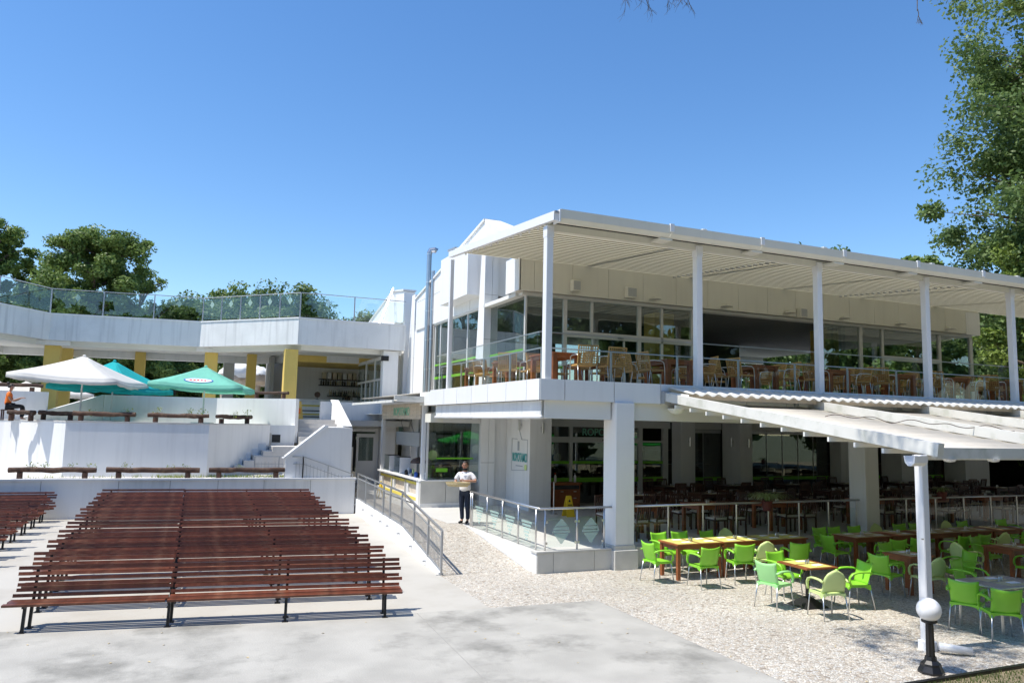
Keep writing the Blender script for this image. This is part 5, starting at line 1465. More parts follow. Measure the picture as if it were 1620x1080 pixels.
for i, (x, y) in enumerate(tabs):
    if i == 0:
        wood_table(8.15, 16.25, 8.95, 17.6, ZU, 'orange wooden table at the left front corner of the upper terrace', GTu, lw=.11)
        sp = [(8.80, 15.98, N_), (9.55, 15.98, N_), (9.75, 16.9, W_), (7.95, 18.1, S_)]
        sp = [(8.86, 15.95, N_ - .05), (9.60, 15.95, N_ - .05), (8.62, 18.0, S_), (9.3, 17.0, W_)]
    else:
        wood_table(x, 16.25, x + .85, 17.35, ZU, f'{ORD[i]} orange wooden table from the left behind the terrace railing', GTu, lw=.11)
        sp = [(x - .45, 16.35, E_ + .2), (x - .45, 17.05, E_ - .1), (x + 1.25, 16.4, W_ - .2), (x + 1.28, 17.05, W_ + .1)]
    for j, (cx, cy, r) in enumerate(sp):
        pos = ['left near', 'left far', 'right near', 'right far'][j]
        place(wk, 'w', cx + random.uniform(-.04, .04), cy, ZU, r + random.uniform(-.12, .12), f'wicker armchair at the {pos} seat of the {nd[i]} front table on the upper terrace', GWk)
# second row
for i in range(8):
    x = 10.2 + i * 2.75
    wood_table(x, 18.6, x + .85, 19.7, ZU, f'{ORD[i]} orange wooden table from the left in the rear row of the upper terrace', GTu, lw=.09)
    for j, (cx, cy, r) in enumerate([(x - .45, 19.1, E_), (x + 1.3, 19.1, W_), (x + .4, 18.15, N_)]):
        pos = ['left', 'right', 'front'][j]
        place(wk, 'w', cx, cy, ZU, r + random.uniform(-.15, .15), f'wicker armchair at the {pos} of the {ORD[i]} rear table on the upper terrace', GWk)
# side row seen through the left glass
wood_table(8.2, 19.2, 8.95, 20.3, ZU, 'orange wooden table behind the side glass, middle of the left edge', GTu, lw=.09)
wood_table(8.3, 21.8, 9.05, 22.9, ZU, 'orange wooden table behind the side glass, farthest from the corner', GTu, lw=.09)
for j, (cx, cy, r) in enumerate([(8.1, 18.75, N_ - .6), (8.75, 18.7, N_), (8.2, 20.75, S_ + .3), (8.85, 20.8, S_), (8.2, 21.4, N_ - .4), (8.9, 21.35, N_)]):
    place(wk, 'w', cx, cy, ZU, r, f'{ORD[j]} wicker armchair from the corner seen through the side glass', GWk)

# ================================================================== DARK CHAIRS AND TABLES (shaded terrace)
def make_dark():
    t = thing('dark_wooden_chair', 'x', 'chair')
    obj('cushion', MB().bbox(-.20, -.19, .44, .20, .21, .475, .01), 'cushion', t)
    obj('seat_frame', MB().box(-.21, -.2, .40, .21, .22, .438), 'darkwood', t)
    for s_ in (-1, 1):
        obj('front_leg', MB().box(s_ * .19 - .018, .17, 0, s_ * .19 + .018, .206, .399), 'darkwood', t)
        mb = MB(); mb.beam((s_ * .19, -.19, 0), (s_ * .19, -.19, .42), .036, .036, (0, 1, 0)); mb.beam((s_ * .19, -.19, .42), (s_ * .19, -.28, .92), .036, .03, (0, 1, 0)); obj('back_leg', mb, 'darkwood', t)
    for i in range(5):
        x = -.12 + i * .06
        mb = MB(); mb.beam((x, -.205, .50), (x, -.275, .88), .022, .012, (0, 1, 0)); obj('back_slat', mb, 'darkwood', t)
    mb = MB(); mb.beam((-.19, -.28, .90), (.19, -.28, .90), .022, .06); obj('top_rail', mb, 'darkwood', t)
    mb = MB(); mb.beam((-.19, -.20, .52), (.19, -.20, .52), .02, .03); obj('lower_rail', mb, 'darkwood', t)
    return t
dk = {'d': make_dark()}
ZP = .457
GD = 'dark wooden chairs on the shaded dining terrace'; GDT = 'dark tables on the shaded dining terrace'
k = 0
rows = [('front', 16.5, [10.2, 12.6, 15.0, 18.6, 21.2, 23.8, 27.0]), ('middle', 19.2, [12.2, 14.8, 17.4, 20.0, 22.6, 25.4, 28.4]), ('rear', 21.8, [15.2, 17.9, 20.6, 23.4, 26.4, 29.6])]
for rn, y, xsr in rows:
    for i, x in enumerate(xsr):
        desc = f'{ORD[i]} table from the left in the {rn} row of the shaded terrace'
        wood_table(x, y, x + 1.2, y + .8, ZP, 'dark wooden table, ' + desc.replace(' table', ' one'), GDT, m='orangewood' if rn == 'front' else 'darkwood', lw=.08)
        setting(x, y, x + 1.2, y + .8, ZP + .7515, f'the {ORD[i]} {rn} terrace table', pale=True, sides=('near',))
        for j, (cx, cy, r) in enumerate([(x + .3, y - .35, N_), (x + .9, y - .35, N_), (x + .3, y + 1.15, S_), (x + .9, y + 1.15, S_)]):
            side = ['near left', 'near right', 'far left', 'far right'][j]
            c = place(dk, 'd', cx, cy, ZP, r + random.uniform(-.2, .2), f'dark slatted chair at the {side} of the {ORD[i]} {rn} terrace table', GD)

# ================================================================== ENTRANCE THINGS
t = thing('reception_cabinet', 'brown wooden cabinet with drawers in front of the entrance doors', 'cabinet', (12.05, 23.15, .457))
wpart('body', MB().bbox(11.55, 22.9, .50, 12.60, 23.4, 1.25, .006), 'orangewood', t)
wpart('cabinet_top', MB().bbox(11.50, 22.86, 1.252, 12.65, 23.45, 1.30, .006), 'orangewood', t)
for x0, x1, z0, z1 in ((11.60, 12.2, .62, 1.06), (12.22, 12.56, .86, 1.06), (12.22, 12.56, .62, .84)):
    d = wpart('drawer', MB().bbox(x0, 22.882, z0, x1, 22.898, z1, .003), 'orangewood', t)
    wsub('handle', MB().box((x0 + x1) / 2 - .05, 22.865, z1 - .06, (x0 + x1) / 2 + .05, 22.881, z1 - .03), 'steel', d)
wpart('shelf_shadow_slab', MB().box(11.60, 22.885, 1.09, 12.56, 22.899, 1.22), 'dark', t)  # solid dark slab, its colour stands in for the shade inside a shelf
for x in (11.6, 12.5): wpart('foot', MB().box(x, 22.95, .457, x + .06, 23.3, .499), 'darkwood', t)
for i, (x, l) in enumerate(((11.75, 'left white pump bottle with a red cap on the reception cabinet'), (12.5, 'right white pump bottle on the reception cabinet'))):
    t = thing('pump_bottle', l, 'bottle', (x, 23.1, 1.30), group='pump bottles on the cabinet')
    mb = MB(); mb.lathe([(.045, 0), (.045, .2), (.02, .24), (.02, .26)], 10); obj('bottle_body', mb, 'paper', t, smooth=True)
    mb = MB(); mb.lathe([(.012, .26), (.012, .31)], 6); mb.box(-.04, -.008, .30, .012, .008, .315); obj('pump', mb, 'redprint' if i == 0 else 'greymetal', t)
t = thing('wet_floor_sign', 'yellow folding caution sign standing before the reception cabinet', 'floor sign', (11.1, 20.9, .457))
for s_ in (-1, 1):
    mb = MB(); mb.add([(-.15, s_ * .17, 0), (.15, s_ * .17, 0), (.08, s_ * .02, .62), (-.08, s_ * .02, .62), (-.15, s_ * .155, 0), (.15, s_ * .155, 0), (.08, s_ * .005, .62), (-.08, s_ * .005, .62)],
                      [(0, 1, 2, 3), (7, 6, 5, 4), (0, 4, 5, 1), (1, 5, 6, 2), (2, 6, 7, 3), (3, 7, 4, 0)]); obj('board', mb, 'signyellow', t)
for z, w in ((.34, .07), (.29, .09), (.24, .08)):
    mb = MB(); y = -.17 + (z / .62) * .15 - .004; mb.box(-w, y - .004, z, w, y, z + .025); obj('print_line', mb, 'blacksteel', t)
mb = MB(); mb.slaby([(0, .52), (-.04, .44), (.04, .44)], -.075, -.058); obj('warning_triangle', mb, 'blacksteel', t)
def potted(name, lab, x, y, z, h, n, m='palmleaf', pot='terracotta', spread=1.0, group=None, droop=1.0):
    t = thing(name, lab, 'plant', (x, y, z), group=group)
    mb = MB(); mb.lathe([(.10, 0), (.14, .22), (.15, .24), (.13, .24)], 12); obj('pot', mb, pot, t)
    mb = MB()
    for i in range(n):
        a = random.random() * 2 * PI; L1 = h * random.uniform(.7, 1.15); r = spread * L1 * random.uniform(.5, 1.0)
        pts = []
        for q in range(5):
            f = q / 4; pts.append(Vector((math.cos(a) * r * f, math.sin(a) * r * f, .22 + L1 * (f - droop * f * f * .75))))
        s_ = Vector((-math.sin(a), math.cos(a), 0)) * .012
        for q in range(4):
            w0, w1 = s_ * (1 - q / 4.5), s_ * (1 - (q + 1) / 4.5)
            mb.add([pts[q] - w0, pts[q] + w0, pts[q + 1] + w1, pts[q + 1] - w1], [(0, 1, 2, 3)])
    obj('leaves', mb, m, t)
    return t
potted('spider_plant', 'spider plant in a dark red pot on the terrace railing', 13.75, 15.24, 1.18, .72, 200, droop=1.2)
potted('spider_plant', 'dim spider plant on the railing right of the shaded column', 20.3, 15.36, 1.30, .5, 70, droop=1.3)
potted('spider_plant', 'dim spider plant on the railing at the far right', 30.0, 15.36, 1.30, .5, 60, droop=1.3)
potted('potted_palm', 'bushy potted palm left of the reception cabinet', 11.1, 22.95, .457, .95, 120, spread=.6, droop=.7)
potted('potted_palm', 'yucca like plant standing beside the kiosk counter', 8.9, 27.0, .457, 1.9, 70, m='leaf3', spread=.28, droop=.3)
potted('potted_palm', 'dark leafy plant behind the kiosk window', 9.0, 26.0, .457, 1.7, 70, m='leaf2', spread=.4, droop=.5)
t = thing('wall_clock', 'round pale clock seen through the entrance glass', 'clock', (13.3, 26.0, 2.0))
mb = MB(); mb.slaby([(.16 * math.cos(a * PI / 10), .16 * math.sin(a * PI / 10)) for a in range(20)], -.02, .02); obj('clock_face', mb, 'placemat_pale', t, recenter=False)
obj('clock_hand', MB().box(-.005, -.03, 0, .005, -.022, .12), 'blacksteel', t); obj('clock_hand', MB().box(0, -.03, -.005, .08, -.022, .005), 'blacksteel', t)
obj('clock_post', MB().box(-.02, .03, -1.54, .02, .05, 0), 'blacksteel', t)
t = thing('stanchion', 'thin steel stand left of the reception cabinet', 'stand', (10.9, 21.5, .457))
mb = MB(); mb.lathe([(.14, 0), (.14, .02), (.02, .05), (.02, 1.0)], 12); obj('post', mb, 'steel', t)

# ================================================================== KIOSK
kz = .472
ks = thing('snack_kiosk', 'small open kiosk with corrugated roof, board sign and yellow trimmed counter', 'kiosk', (7.48, 27, kz))
K = lambda n, m, *b: [wpart(n, _mk([q]), m, ks) for q in b][-1]
K('post', 'aluwhite', (7.44, 24.34, 1.35, 7.56, 24.48, 3.86)); K('post', 'aluwhite', (7.44, 29.75, kz, 7.56, 29.9, 3.86)); K('post', 'aluwhite', (8.9, 29.75, kz, 9.0, 29.9, 3.86))
K('post', 'aluwhite', (7.37, 24.34, kz, 7.48, 24.62, 1.30))
for i in range(4):
    z = 3.32 + i * .135
    K('sign_board', 'boardwood', (7.40, 24.5, z, 7.435, 29.72, z + .128))
K('roof_beam', 'aluwhite', (7.44, 24.2, 3.865, 7.56, 30.0, 3.93), ); K('roof_beam', 'aluwhite', (6.45, 24.05, 3.87, 9.2, 24.12, 3.96))
mb = MB(); g = []
for i in range(121):
    y = 24.1 + 6.1 * i / 120; g.append((y, .018 * math.sin(2 * PI * i / 5)))
mb.shell([[(6.35, y, 3.90 + dz) for y, dz in g], [(9.3, y, 4.12 + dz) for y, dz in g]], .004); wpart('corrugated_roof', mb, 'polycarb', ks)
K('roof_edge', 'aludirty', (6.36, 24.02, 3.93, 9.25, 24.08, 4.06)); K('roof_edge', 'aludirty', (6.30, 24.05, 3.84, 6.36, 30.25, 3.92))
for i, (y0, y1) in enumerate(((24.7, 26.05), (26.15, 27.9), (28.0, 29.7))):
    K('counter_panel', 'panel', (7.44, y0, kz + .05, 7.50, y1, .80)); K('counter_panel', 'panel', (7.44, y0, .801, 7.50, y0 + .18, 1.2)); K('counter_panel', 'panel', (7.44, y1 - .18, .801, 7.50, y1, 1.2))
    K('panel_recess', 'boardwood', (7.51, y0 + .18, .80, 7.54, y1 - .18, 1.2))
    K('yellow_trim', 'yellowtrim', (7.425, y0, 1.14, 7.438, y1, 1.22)); K('yellow_trim', 'yellowtrim', (7.425, y0, .62, 7.438, y1, .72)); K('yellow_trim', 'yellowtrim', (7.425, y0, .722, 7.438, y0 + .05, 1.139))
K('counter_top', 'panel', (7.34, 24.4, 1.302, 8.0, 29.9, 1.35))
K('tall_divider', 'steel', (7.40, 26.06, kz, 7.43, 26.14, 1.28))
o = text_obj('kiosk_lettering', 'ROPOTAMO', .40, 'letter', (7.393, 26.9, 3.58), (PI / 2, 0, -PI / 2), None, .006, sx=.95)
tag(o, 'faded green ROPOTAMO lettering on the kiosk sign boards', 'lettering')
t = thing('hanging_lampshade', 'wide grey rectangular lampshade hanging inside the kiosk', 'lampshade', (7.95, 26.6, 2.45))
for b in ((7.62, 25.3, 2.38, 7.64, 28.3, 2.86), (8.20, 25.3, 2.38, 8.22, 28.3, 2.86), (7.642, 25.3, 2.38, 8.198, 25.32, 2.86), (7.642, 28.28, 2.38, 8.198, 28.3, 2.86)):
    wpart('shade_panel', MB().box(*b), 'shade', t)
for y in (25.5, 26.9, 28.2):
    mb = MB(); mb.tube([(7.9, y, 2.84), (7.8, y + .1, 3.2), (7.9, y, 3.85)], .008, 5); wpart('cord', mb, 'blacksteel', t)
for i, (x, y, z) in enumerate(((7.9, 26.2, 1.78), (8.5, 25.3, 1.72), (8.9, 25.6, 1.74))):
    t = thing('pendant_lamp', f'{["left", "middle", "right"][i]} brown dome pendant lamp over the kiosk counter', 'lamp', (x, y, z), group='brown pendant lamps of the kiosk')
    mb = MB(); mb.lathe([(.30, 0), (.28, .06), (.2, .15), (.05, .2), (.02, .22)], 14); obj('shade', mb, 'brownshade', t)
    mb = MB(); mb.tube([(0, 0, .2), (0, 0, 2.05)], .008, 5); obj('cord', mb, 'blacksteel', t)
mb = MB(); mb.slaby([(.17 * math.cos(a * PI / 9), .17 * math.sin(a * PI / 9)) for a in range(18)], -.01, .01); o = obj('round_sign', mb, 'palelime', None); o.location = (8.02, 25.0, 1.95)
tag(o, 'small round yellow sign hanging near the kiosk post', 'sign')
mb = MB(); mb.box(-.004, -.004, 0, .004, .004, 1.7); 
for i, (y0, y1) in enumerate(((28.7, 29.4), (27.2, 27.95))):
    t = thing('counter_display', f'{["rear", "front"][i]} glass display case on the kiosk counter', 'display case', (7.6, y0, 1.352), group='display cases on the kiosk counter')
    wpart('glass_front', MB().box(7.48, y0, 1.352, 7.49, y1, 1.95), 'greenglass', t); wpart('side', MB().box(7.49, y0, 1.352, 7.9, y0 + .02, 1.93), 'paper', t); wpart('top', MB().box(7.49, y0, 1.931, 7.9, y1, 1.95), 'blacksteel', t)
cols = ['steel', 'blacksteel', 'paper', 'blueprint', 'bottle', 'redprint', 'greymetal', 'palelime']
for i in range(12):
    y = 24.7 + i * .2; h = random.uniform(.1, .28); w = random.uniform(.05, .12)
    mb = MB(); mb.lathe([(w * .6, 0), (w * .6, h * .7), (w * .3, h)], 8, (7.55 + (i % 3) * .14, y, 1.352))
    tag(obj('counter_item', mb, cols[i % 8]), f'{ORD[i]} small jar or cup from the front along the kiosk counter', 'jar', 'small things on the kiosk counter')
t = thing('food_tray_rack', 'steel worktop with trays behind the kiosk glass', 'worktop', (8.4, 25.0, kz)); wpart('top', MB().box(8.1, 24.5, 1.3, 9.1, 25.2, 1.36), 'steel', t); wpart('base', MB().box(8.1, 24.55, kz, 9.1, 25.2, 1.299), 'greymetal', t)
t = thing('yellow_a_frame', 'small yellow folding sign at the foot of the kiosk counter', 'floor sign', (6.9, 27.5, kz))
for s_ in (-1, 1):
    mb = MB(); mb.beam((-.12, s_ * .2, 0), (0, 0, .6), .03, .02); mb.beam((.12, s_ * .2, 0), (0, 0, .6), .03, .02); obj('leg_pair', mb, 'signyellow', t)
# wet floor sign on the bar terrace
t = thing('wet_floor_sign', 'amber folding caution sign at the top of the stairs by the bar', 'floor sign', (5.05, 36.0, 3.25))
mb = MB(); mb.add([(-.2, -.18, 0), (.2, -.18, 0), (.11, 0, .82), (-.11, 0, .82), (-.2, .18, 0), (.2, .18, 0)], [(0, 1, 2, 3), (4, 3, 2, 5), (0, 3, 4), (1, 5, 2)]); obj('board', mb, 'yellow', t)
mb = MB(); mb.box(-.06, -.20, .25, .06, -.12, .5); obj('print_mark', mb, 'orangecloth', t)
mb = MB(); mb.box(4.75, 36.2, 3.25, 4.9, 36.5, 4.25); tag(obj('green_bin', mb, 'lime'), 'narrow bright green box standing behind the tall ochre column', 'bin')
mb = MB()
for a in range(3): mb.box(-.01, -.01, 0, .01, .01, .01)

# ================================================================== PARASOLS
def parasol(x, y, z0, zp, ze, half, rot, m, lab, logo=None, tilt=0.0, group='parasols on the terraces', ribs=True, name='parasol'):
    t = thing(name, lab, 'parasol', (x, y, z0), rot, group)
    H, E_ = zp - z0, ze - z0
    cs = [(-half, -half), (half, -half), (half, half), (-half, half)]
    zc = lambda p: E_ + tilt * p[0]
    mb = MB(); mb.tube([(0, 0, 0), (0, 0, H - .05)], .03, 10); obj('pole', mb, 'aluwhite', t, smooth=True)
    mb = MB(); mb.bbox(-.35, -.35, 0, .35, .35, .06, .01); obj('base', mb, 'stone', t)
    for k in range(4):
        a, b = cs[k], cs[(k + 1) % 4]; N1 = 8; g = []
        for i in range(N1 + 1):
            f = .03 + .97 * i / N1; row = []
            for j in range(N1 + 1):
                s_ = j / N1; px_, py_ = a[0] + (b[0] - a[0]) * s_, a[1] + (b[1] - a[1]) * s_
                ez = zc(a) * (1 - s_) + zc(b) * s_
                sag = -.10 * math.sin(PI * f) * .5 - .13 * math.sin(PI * s_) * f * f * .6
                pull = 1 - .05 * math.sin(PI * s_) * f
                row.append((px_ * f * pull, py_ * f * pull, H + (ez - H) * f + sag))
            g.append(row)
        mb = MB(); mb.shell(g, .006); c = obj('canopy_panel', mb, m, t, smooth=True)
        edge = g[-1]; v = [[p for p in edge], [(p[0] * 1.005, p[1] * 1.005, p[2] - .17 - .02 * math.sin(j * 2.2)) for j, p in enumerate(edge)]]
        mb = MB(); mb.shell(v, .005); obj('valance', mb, m, t, smooth=True)
        if ribs:
            mb = MB(); mb.beam((0, 0, H - .12), (a[0] * .97, a[1] * .97, zc(a) - .03), .02, .025); obj('rib', mb, 'aluwhite', t)
            mb = MB(); mb.beam((0, 0, H - .75), (a[0] * .5, a[1] * .5, (H + zc(a)) / 2 - .06), .018, .02); obj('strut', mb, 'aluwhite', t)
            mm = ((a[0] + b[0]) / 2 * .9, (a[1] + b[1]) / 2 * .9)
            mb = MB(); mb.beam((0, 0, H - .12), (mm[0], mm[1], (zc(a) + zc(b)) / 2 - .13), .02, .025); obj('rib', mb, 'aluwhite', t)
        if logo and k == 0:
            # printed oval on the near gore, lying just above the cloth
            def on(s_, f):
                px_, py_ = a[0] + (b[0] - a[0]) * s_, a[1]; ez = zc(a) * (1 - s_) + zc(b) * s_
                sag = -.10 * math.sin(PI * f) * .5 - .13 * math.sin(PI * s_) * f * f * .6; pull = 1 - .05 * math.sin(PI * s_) * f
                return Vector((px_ * f * pull, py_ * f * pull - .012, H + (ez - H) * f + sag + .016))
            for nm, ra, rb, col, up_ in (('printed_oval_rim', .165, .12, logo[0], 0), ('printed_oval', .148, .098, 'paper', .006)):
                mb = MB(); ring = []
                for q in range(20):
                    an = 2 * PI * q / 20; f = .72 + rb * math.sin(an); s_ = .5 + ra * math.cos(an) / f
                    p = on(s_, f); ring.append((p.x, p.y - up_, p.z + up_))
                cc = on(.5, .72); mb.add(ring + [(cc.x, cc.y - up_, cc.z + up_)], [(q, (q + 1) % 20, 20) for q in range(20)]); obj(nm, mb, col, t)
            for q, (s0, s1) in enumerate(((.36, .40), (.42, .455), (.475, .51), (.53, .565), (.585, .62))):
                mb = MB(); p = [on(s0, .69), on(s1, .69), on(s1, .75), on(s0, .75)]
                mb.add([(v.x, v.y - .014, v.z + .014) for v in p], [(0, 1, 2, 3)]); obj('printed_letter', mb, logo[1], t)
    mb = MB(); mb.lathe([(.05, -.02), (.07, .0), (.03, .05)], 10, (0, 0, H + .0)); obj('finial', mb, m, t)
    return t
parasol(-3.2, 30.9, 2.987, 5.32, 4.50, 1.72, -.25, 'whitecanvas', 'large white square parasol standing on the parasol terrace', tilt=-.05, logo=None)
parasol(.85, 31.0, 2.987, 5.15, 4.42, 1.6, -.22, 'turq', 'turquoise green parasol with an oval print on its near side', logo=('blueprint', 'redprint'), tilt=-.03)
parasol(-2.35, 32.6, 2.987, 5.30, 4.30, 1.55, -.5, 'cyan', 'cyan parasol mostly hidden behind the white parasol', tilt=-.02)
for i, (x, y) in enumerate(((-8.6, 46.5), (-7.2, 45.5), (-5.9, 47.0), (-11.0, 44.0))):
    parasol(x, y, 3.25, 4.9, 4.35, 1.2, .3 * i, 'whitecanvas', f'{ORD[i]} far white parasol glimpsed under the wing at the far left', ribs=False)
# green parasols across the square, seen only as reflections in the entrance glass
for i, (x, y) in enumerate(((17.5, 1.5), (24.5, -1.0), (31.0, 2.0), (11.5, -6.0))):
    parasol(x, y, 0.006, 2.75, 2.15, 1.6, .2 * i, 'greencanvas', f'{ORD[i]} green parasol across the square reflected in the entrance glass', ribs=False, logo=('paper', 'blacksteel'), group='green parasols across the square')
for i in range(5):
    mb = MB(); mb.bbox(-2.2 + i * 1.0, 44.5, 3.25, -1.6 + i * 1.0, 45.1, 4.0, .01); 
    tag(obj('white_table', mb, 'paper'), f'{ORD[i]} pale covered table in the distance under the wing', 'table', 'pale tables under the wing')
# rock sculpture
def rock():
    bm = bmesh.new(); bmesh.ops.create_icosphere(bm, subdivisions=5, radius=1.0)
    from mathutils import noise
    for v in bm.verts:
        p = v.co.copy(); v.co = Vector((p.x * 2.0, p.y * 1.0, p.z * (.80 if p.z > 0 else .45)))
        n = noise.fractal(v.co * .9 + Vector((3, 1, 2)), 1.0, 2.0, 5); v.co += p * n * .35
    return bm
t = thing('artificial_rock', 'large brown rock with a whitish top and dark hollows behind the ochre column', 'rock', (3.9, 48, 3.25))
bm = rock()
me = bpy.data.meshes.new('rock_body'); bm.to_mesh(me); bm.free(); me.materials.append(M['rock']); me.materials.append(M['rocktop'])
for p in me.polygons:
    if p.center.z > .12 + .12 * math.sin(p.center.x * 3): p.material_index = 1
    p.use_smooth = True
o = inst('rock_body', me, (0, 0, 2.35), t)
for x, r in ((-1.35, .35), (.15, .28), (1.5, .42)):
    mb = MB(); pts = [(x + random.uniform(-.06, .06), 0, z) for z in (0, .5, 1.0, 1.5, 2.1)]; mb.tube(pts, [r * 1.2, r * .9, r * .8, r * 1.0, r * 1.5], 12); obj('rock_leg', mb, 'rock', t, smooth=True)

# ================================================================== PEOPLE
def skin_mesh(name, nodes, edges, m, parent, sub=2, root=0, loc=(0, 0, 0)):
    bm = bmesh.new(); lay = bm.verts.layers.skin.verify()
    vs = []
    for i, (co, r) in enumerate(nodes):
        v = bm.verts.new(co); rr = r if isinstance(r, tuple) else (r, r); v[lay].radius = rr; v[lay].use_root = (i == root); vs.append(v)
    for a, b in edges: bm.edges.new((vs[a], vs[b]))
    me = bpy.data.meshes.new(name); bm.to_mesh(me); bm.free()
    o = bpy.data.objects.new(name + '_tmp', me); COL.objects.link(o)
    sk = o.modifiers.new('skin', 'SKIN'); sk.use_smooth_shade = True; sk.branch_smoothing = .4
    if sub: sb = o.modifiers.new('sub', 'SUBSURF'); sb.levels = sub; sb.render_levels = sub
    dg = bpy.context.evaluated_depsgraph_get(); me2 = bpy.data.meshes.new_from_object(o.evaluated_get(dg))
    bpy.data.objects.remove(o); me2.materials.clear(); me2.materials.append(M[m])
    me2.polygons.foreach_set('use_smooth', [True] * len(me2.polygons))
    r = bpy.data.objects.new(name, me2); r.location = loc; return link(r, parent)
def chain(nodes, edges, start, pts):
    prev = start
    for co, r in pts:
        nodes.append((co, r)); edges.append((prev, len(nodes) - 1)); prev = len(nodes) - 1
    return prev
def hand(nodes, edges, wrist_i, w, d, side, up_, curl):
    """palm + five fingers; d = pointing direction, side = thumb side, up_ = back of hand"""
    w, d, side, up_ = map(Vector, (w, d, side, up_)); d.normalize(); side.normalize(); up_.normalize()
    palm = w + d * .045; p = chain(nodes, edges, wrist_i, [(tuple(palm), (.030, .018))])
    for k, (off, ln) in enumerate(((.026, .060), (.009, .070), (-.009, .066), (-.026, .052))):
        b = palm + d * .038 + side * off
        m1 = b + d * ln * .5 - up_ * curl * .3 * ln; e = m1 + d * ln * .35 - up_ * curl * .8 * ln
        chain(nodes, edges, p, [(tuple(b), .010), (tuple(m1), .009), (tuple(e), .008)])
    tb = palm - d * .015 + side * .035; chain(nodes, edges, p, [(tuple(tb), .012), (tuple(tb + side * .018 + d * .03), .010), (tuple(tb + side * .012 + d * .055 - up_ * .01), .009)])
# waiter
pw = thing('person', 'waiter in a white shirt and dark jeans carrying a shallow tray beside the kiosk', 'person', (7.42, 20.1, .464), -.70)
nodes = [((0, .01, .90), (.13, .09))]; edges = []
c1 = chain(nodes, edges, 0, [((0, .01, 1.05), (.135, .095)), ((0, .0, 1.22), (.15, .105)), ((0, .0, 1.35), (.13, .085))])
nk = chain(nodes, edges, c1, [((0, -.005, 1.42), .055), ((0, -.02, 1.475), .05), ((0, -.035, 1.53), (.062, .072)), ((0, -.035, 1.60), (.074, .090)), ((0, -.02, 1.66), (.062, .078)), ((0, -.015, 1.685), (.03, .04))])
rs_ = chain(nodes, edges, c1, [((-.17, .0, 1.36), .058), ((-.235, -.03, 1.24), .046), ((-.26, -.07, 1.13), .040), ((-.20, -.20, 1.10), .034), ((-.13, -.285, 1.09), .026)])
hand(nodes, edges, rs_, (-.13, -.285, 1.09), (.5, -.7, .0), (-.2, 0, 1), (-1, -.3, 0), .6)
ls_ = chain(nodes, edges, c1, [((.17, .0, 1.36), .058), ((.26, .0, 1.25), .046), ((.335, -.06, 1.16), .041), ((.22, -.22, 1.18), .034), ((.10, -.33, 1.19), .026)])
hand(nodes, edges, ls_, (.10, -.33, 1.19), (-1, -.25, -.02), (0, -.3, 1), (.2, -1, .1), .6)
for s_ in (-1, 1):
    kx = .08 if s_ < 0 else .10
    chain(nodes, edges, 0, [((s_ * .09, .01, .82), .095), ((s_ * kx, -.01 - .03 * (s_ > 0), .48), .058), ((s_ * kx * .95, .03, .26), .050), ((s_ * kx * .9, .035, .09), .036), ((s_ * kx, -.05, .045), .036), ((s_ * kx * 1.1, -.13, .035), .028)])
skin_mesh('body', nodes, edges, 'skin', pw, 2)
nodes = [((0, .01, .84), (.192, .150))]; edges = []
c1 = chain(nodes, edges, 0, [((0, .01, 1.0), (.172, .135)), ((0, .0, 1.2), (.172, .13)), ((0, .0, 1.34), (.15, .105))])
chain(nodes, edges, c1, [((0, -.005, 1.40), .08), ((0, -.01, 1.425), .066)])
chain(nodes, edges, c1, [((-.17, .0, 1.355), .077), ((-.235, -.03, 1.24), .072), ((-.25, -.055, 1.17), .072)])
chain(nodes, edges, c1, [((.17, .0, 1.355), .077), ((.26, .0, 1.25), .072), ((.305, -.02, 1.18), .074)])
skin_mesh('shirt', nodes, edges, 'shirt', pw, 2)
nodes = [((0, .01, .90), (.168, .130))]; edges = []
chain(nodes, edges, 0, [((0, .01, 1.02), (.155, .115))])
for s_ in (-1, 1):
    kx = .08 if s_ < 0 else .10
    chain(nodes, edges, 0, [((s_ * .09, .01, .80), .105), ((s_ * kx, -.01 - .03 * (s_ > 0), .48), .074), ((s_ * kx * .95, .03, .26), .062), ((s_ * kx * .9, .035, .10), .058)])
skin_mesh('jeans', nodes, edges, 'jeans', pw, 2)
for s_ in (-1, 1):
    kx = .08 if s_ < 0 else .10
    n_ = [((s_ * kx * .9, .05, .05), (.042, .045)), ((s_ * kx, -.06, .045), (.042, .04)), ((s_ * kx * 1.15, -.16, .035), (.038, .030))]
    skin_mesh('shoe', n_, [(0, 1), (1, 2)], 'blackcloth', pw, 2)
def cap_hair(parent, c, rx_, ry_, rz_, zcut, m='hair', ycut=-.35):
    bm = bmesh.new(); bmesh.ops.create_icosphere(bm, subdivisions=4, radius=1.0)
    dl = [v for v in bm.verts if v.co.z < zcut + .55 * (v.co.y < ycut) * 1.0 or (v.co.y < -.12 and v.co.z < .48)]
    bmesh.ops.delete(bm, geom=dl, context='VERTS')
    for v in bm.verts: v.co = Vector((v.co.x * rx_, v.co.y * ry_, v.co.z * rz_)) * (1 + .03 * math.sin(v.co.x * 23) * math.sin(v.co.y * 19))
    me = bpy.data.meshes.new('hair'); bm.to_mesh(me); bm.free(); me.materials.append(M[m])
    return inst('hair', me, c, parent)
cap_hair(pw, (0, -.018, 1.605), .088, .104, .108, -.35)
